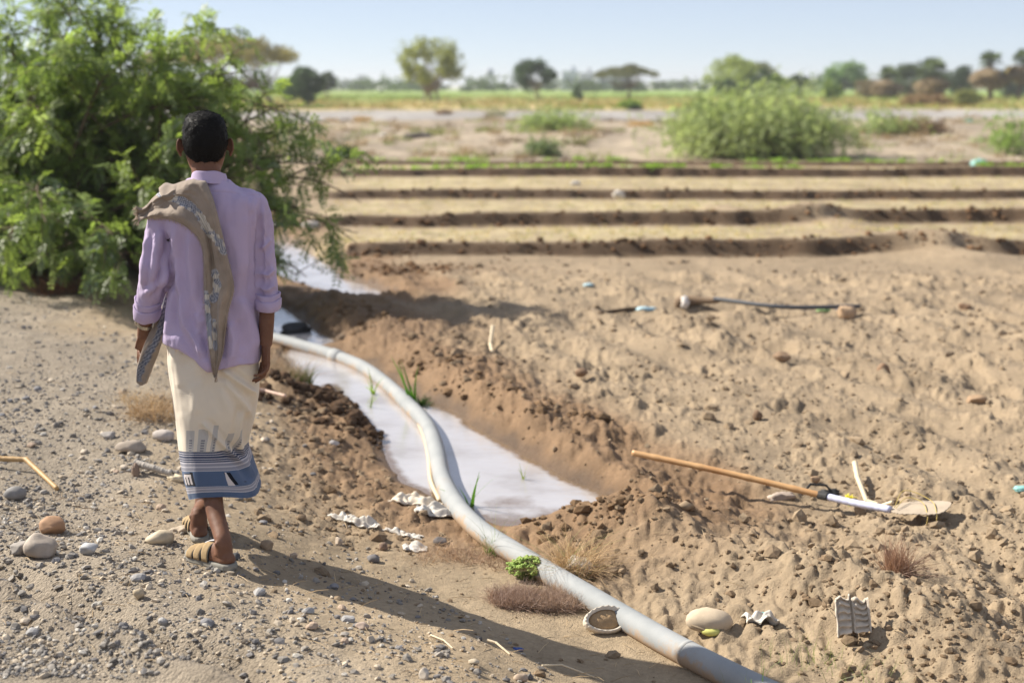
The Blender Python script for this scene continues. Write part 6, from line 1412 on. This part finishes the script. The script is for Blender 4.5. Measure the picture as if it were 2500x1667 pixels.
# ---- middle distance: the big pale bush, thin shrubs, brush piles, dry tufts
def airy(px, py_base, Y, x0, x1, ytop, col, name, label, seed, n, leaf=.06, cat='bush', lean=0, spread=1.0, twig=.012, bark=PALEBARK):
    rng = np.random.default_rng(seed); o = base_at(px, py_base, Y); rt = thing(name, o, label, cat); zt = top_z(ytop, Y); xl, xr = on_depth(x0, 300, Y)[0], on_depth(x1, 300, Y)[0]; hw, cx = (xr - xl) / 2, (xl + xr) / 2; br, lf = MB(), MB(); P_, D_ = [], []
    for k in range(n // 60):
        a = rng.uniform(0, 6.28); e = rng.uniform(0, 1); r_ = math.sqrt(rng.uniform(.05, 1)); h = (zt - o[2]) * rng.uniform(.45, 1.0) * max(.2, 1 - .72 * r_ ** 1.5); root = o + (rng.uniform(-.5, .5) * hw, rng.uniform(-.3, .3) * hw, -.05); tip = np.array((cx + hw * r_ * math.cos(a), Y + hw * .7 * r_ * math.sin(a), o[2] + h)); Pm = arc(root, tip, .12 * hw, 10, rng, .03); br.add(*tube(Pm, np.linspace(twig * 1.6, twig * .3, 10), 4, False))
        m = 60; t = rng.uniform(.25, 1.03, m); i = np.clip((t * 9).astype(int), 0, 8); p = Pm[i] + (Pm[i + 1] - Pm[i]) * (t * 9 - i)[:, None] + rng.normal(size=(m, 3)) * .16 * spread; P_.append(p); D_.append(rng.normal(size=(m, 3)) + (0, 0, -.2))
    P_, D_ = np.vstack(P_), np.vstack(D_); k = P_[:, 2] > o[2] + .02; P_, D_ = P_[k], D_[k]; c = np.array(col) * rng.uniform(.65, 1.3, (len(P_), 1)); pinnate(lf, P_, D_, np.full(len(P_), leaf * 3) * rng.uniform(.6, 1.3, len(P_)), c, rng, 3, .22)
    br.build('branches', bark, rt); lf.build('leaves', FARFOL, rt, False)
airy(1840, 396, 39, 1570, 2130, 205, (.36, .42, .21), 'pale_bush', 'large sprawling pale green bush beyond the bunds', 50, 6400, .08, spread=2.3)
airy(1760, 396, 40, 1640, 1900, 215, (.32, .39, .17), 'pale_bush', 'taller airy bush behind the left of the large pale bush', 51, 3000, .08, spread=2.3)
airy(1340, 330, 50, 1235, 1445, 285, (.33, .41, .17), 'thin_shrub', 'thin pale green shrub on the sandy rise left of the large bush', 52, 1500, .07, 'shrub', spread=1.6)
airy(1320, 398, 39.5, 1290, 1375, 355, (.24, .30, .17), 'grey_shrub', 'small grey green shrub at the edge of the last bund', 53, 1500, .05, 'shrub')
airy(2500, 390, 40, 2400, 2600, 262, (.26, .36, .13), 'thin_shrub', 'thin green shrub at the right edge beyond the bunds', 54, 1000, .07, 'shrub', spread=2.2)
airy(2160, 330, 46, 2080, 2250, 270, (.30, .38, .15), 'thin_shrub', 'sparse low green branches right of the large pale bush', 55, 700, .06, 'shrub', spread=1.6)
airy(842, 384, 37.5, 800, 868, 366, (.07, .12, .03), 'low_shrub', 'low dark green shrub at the left end of the last bund', 56, 900, .06, 'shrub')
airy(2230, 372, 47, 2120, 2330, 322, (.27, .19, .14), 'brush_pile', 'pile of brown dead brush right of the large pale bush', 57, 3600, .05, 'brush', bark=BARK, spread=.8)
airy(2250, 250, 120, 2180, 2340, 228, (.30, .20, .13), 'brush_pile', 'brown dead brush on the far gravel below the single palm', 58, 1600, .12, 'brush', bark=BARK)
crumple(G(1080, 324), (1.0, .5, .16), simple_mat('dark_spoil', (.10, .085, .075), .95, .3, 6, .6, .02), 'earth_mound', 'dark lump of earth on the sandy rise under the feathery tree', 'mound', 60)
crumple(G(962, 318), (.55, .3, .12), simple_mat('dark_spoil', (.13, .11, .095), .95, .3, 6, .6, .02), 'earth_mound', 'smaller dark lump of earth left of the dark earth mound', 'mound', 61)
def dry_tuft(px, py, w_, h_, label, seed, col=(.55, .39, .17)):
    p = G(px, py); d = np.linalg.norm(p - (0, 0, CAMZ)); b = MB(); R_ = w_ * K / FPX * d / 2; H = h_ * K / FPX * d; blades(b, p, 420, H * 1.2, .6, .012 * d / 60, col, seed, (0, 0), .5, R_, 3); tag(b.build('dry_grass_tuft', DRY, None, False, origin=p), label, 'grass')
dry_tuft(832, 282, 40, 18, 'orange dry tuft on the grey gravel right of the big bush tip', 1); dry_tuft(762, 284, 34, 14, 'paler dry tuft left of the orange dry tuft', 2, (.48, .36, .2)); dry_tuft(1470, 292, 60, 18, 'orange dry grass left of the large pale bush', 3); dry_tuft(1580, 288, 50, 24, 'tall orange dry grass at the left edge of the large pale bush', 4); dry_tuft(1020, 264, 34, 16, 'brown tuft at the foot of the feathery tree', 5, (.34, .25, .18)); dry_tuft(1140, 266, 46, 16, 'pale grey tuft right of the feathery tree', 6, (.42, .42, .28)); dry_tuft(1243, 294, 30, 14, 'ochre tuft on the gravel at the centre', 7)
# ---- grass of the far fields and the far tree line, one mass each
def far_grass():
    b = MB(); rng = np.random.default_rng(88)
    for k in range(2600):
        Y = rng.uniform(104, 215); x = rng.uniform(-.36, .38) * Y; gy = vnoise2(np.array([x * .06]), np.array([Y * .05]), 7)[0] + (Y - 150) / 120
        col = (.22, .30, .06) if gy > .1 else ((.44, .35, .15) if rng.uniform() < .7 else (.28, .30, .10)); z = height(x, Y) if k % 4 == 0 else z
        blades(b, (x, Y, -.02 + z), 10, rng.uniform(.35, .75), .6, .06, col, k, (0, 0), .4, .9, 1)
    tag(b.build('field_grass', DRY, None, False), 'green and yellow grass of the far fields', 'grass', kind='stuff')
far_grass()
def far_line():
    b = MB(); rng = np.random.default_rng(99)
    for k in range(170):
        Y = rng.uniform(300, 480); x = rng.uniform(-.42, .42) * Y; h = rng.uniform(1.0, 4.2) * (1.4 if abs(x / Y) > .2 else 1); r_ = h * rng.uniform(.8, 1.6)
        puffs(b, [(x, Y, h * .45)], [(r_, r_ * .7, h * .55)], 90, .75, (.10, .14, .06), rng, 1, .3)
    tag(b.build('far_tree_line', FARFOL, None, False), 'low hazy line of trees along the horizon', 'trees', kind='stuff')
far_line()
def scrub():
    b = MB(); rng = np.random.default_rng(123)
    for k in range(620):
        Y = rng.uniform(37.5, 98) if k % 3 else rng.uniform(37, 52); x = rng.uniform(-.2, .40) * Y; d = vnoise2(np.array([x * .16]), np.array([Y * .07]), 31)[0]
        if d < -.05 or (68 < Y < 96 and rng.uniform() < .75): continue
        g = rng.uniform(); col = (.30, .33, .13) if g < .4 else ((.40, .31, .19) if g < .8 else (.24, .19, .14))
        blades(b, (x, Y, height(x, Y)), 34, rng.uniform(.12, .42), .75, .018 * Y / 45, col, k, (0, 0), .5, rng.uniform(.15, .6), 2)
    tag(b.build('scrub_grass', DRY, None, False), 'low dry and pale green scrub on the sandy ground beyond the bunds', 'grass', kind='stuff')
scrub()
# ---- pale buildings and a water tower far away
def far_house(px, Y, x0, x1, ytop, label, col, seed):
    o = base_at(px, 215, Y); h = top_z(ytop, Y) - o[2]; w_ = span(x0, x1, Y); rt = thing('far_building', o, label, 'building'); m = simple_mat('whitewash', col, .9, .08, 1.2, .2); GL = simple_mat('dark_window', (.05, .06, .08), .2, .1, 2, 0); dpt = w_ * .7
    def box(c, s): Q = np.array([(x, y, z) for x in (-1, 1) for y in (-1, 1) for z in (-1, 1)], float) * .5; return Q * s + c, np.array([(0, 1, 3, 2), (4, 6, 7, 5), (0, 4, 5, 1), (2, 3, 7, 6), (0, 2, 6, 4), (1, 5, 7, 3)])
    build('wall', *box(o + (0, dpt / 2, h / 2), (w_, dpt, h)), m, rt, False); r_ = MB(); r_.add(*box(o + (0, dpt / 2, h + .12), (w_ * 1.04, dpt * 1.04, .24))); r_.add(*box(o + (w_ * .2, dpt / 2, h + .9), (w_ * .25, dpt * .3, 1.3))); r_.build('roof', m, rt, False)
    for i in range(3): build('window', *box(o + (w_ * (-.3 + .3 * i), -.02, h * .6), (w_ * .12, .12, h * .25)), GL, rt, False)
far_house(1392, 420, 1372, 1412, 176, 'pale blue white building on the horizon right of the dark round tree', (.55, .58, .66), 1)
far_house(1432, 450, 1415, 1452, 180, 'pale building just left of the small umbrella tree', (.60, .60, .64), 2)
far_house(1500, 470, 1470, 1560, 182, 'long pale building behind the small umbrella tree', (.58, .60, .66), 3)
far_house(868, 460, 845, 905, 196, 'low pale building on the horizon right of the dark shrubs', (.58, .58, .60), 4)
o = base_at(1195, 215, 430); wt2 = thing('water_tower', o, 'thin grey water tower on the horizon between the feathery and the round tree', 'tower'); zt = top_z(168, 430); PT = simple_mat('grey_paint', (.40, .42, .48), .6, .1, 2, 0)
V, F = tube(np.array([(o[0], o[1], zt - 2.6), (o[0], o[1], zt - 2.5), (o[0], o[1], zt - .3), (o[0], o[1], zt)]), [.9, 1.25, 1.25, .3], 16); build('tank', V, F, PT, wt2)
for a in range(4): e = np.array((math.cos(a * 1.57 + .8), math.sin(a * 1.57 + .8), 0)); build('leg', *tube(np.array([o + e * 1.3 + (0, 0, -.2), np.array((o[0], o[1], zt - 2.5)) + e * .9]), .11, 6), PT, wt2)

# ================================================================== HAZE IN THE AIR
def haze():
    x0, x1, y0, y1, z0, z1 = -1500, 1500, -400, 2600, -3.0, 16.0
    V = np.array([(x, y, z) for x in (x0, x1) for y in (y0, y1) for z in (z0, z1)], float); F = np.array([(0, 1, 3, 2), (4, 6, 7, 5), (0, 4, 5, 1), (2, 3, 7, 6), (0, 2, 6, 4), (1, 5, 7, 3)])
    m = bpy.data.materials.new('haze_air'); m.use_nodes = True; nt = m.node_tree; nt.nodes.clear(); out = nt.nodes.new('ShaderNodeOutputMaterial'); v = nt.nodes.new('ShaderNodeVolumePrincipled'); v.inputs['Color'].default_value = (.90, .93, .97, 1); v.inputs['Density'].default_value = .0005; v.inputs['Anisotropy'].default_value = .2; nt.links.new(v.outputs[0], out.inputs['Volume'])
    o = build('haze', V, F, m, None, False); tag(o, 'thin pale haze in the air over the whole plain', 'haze', kind='stuff')
haze()
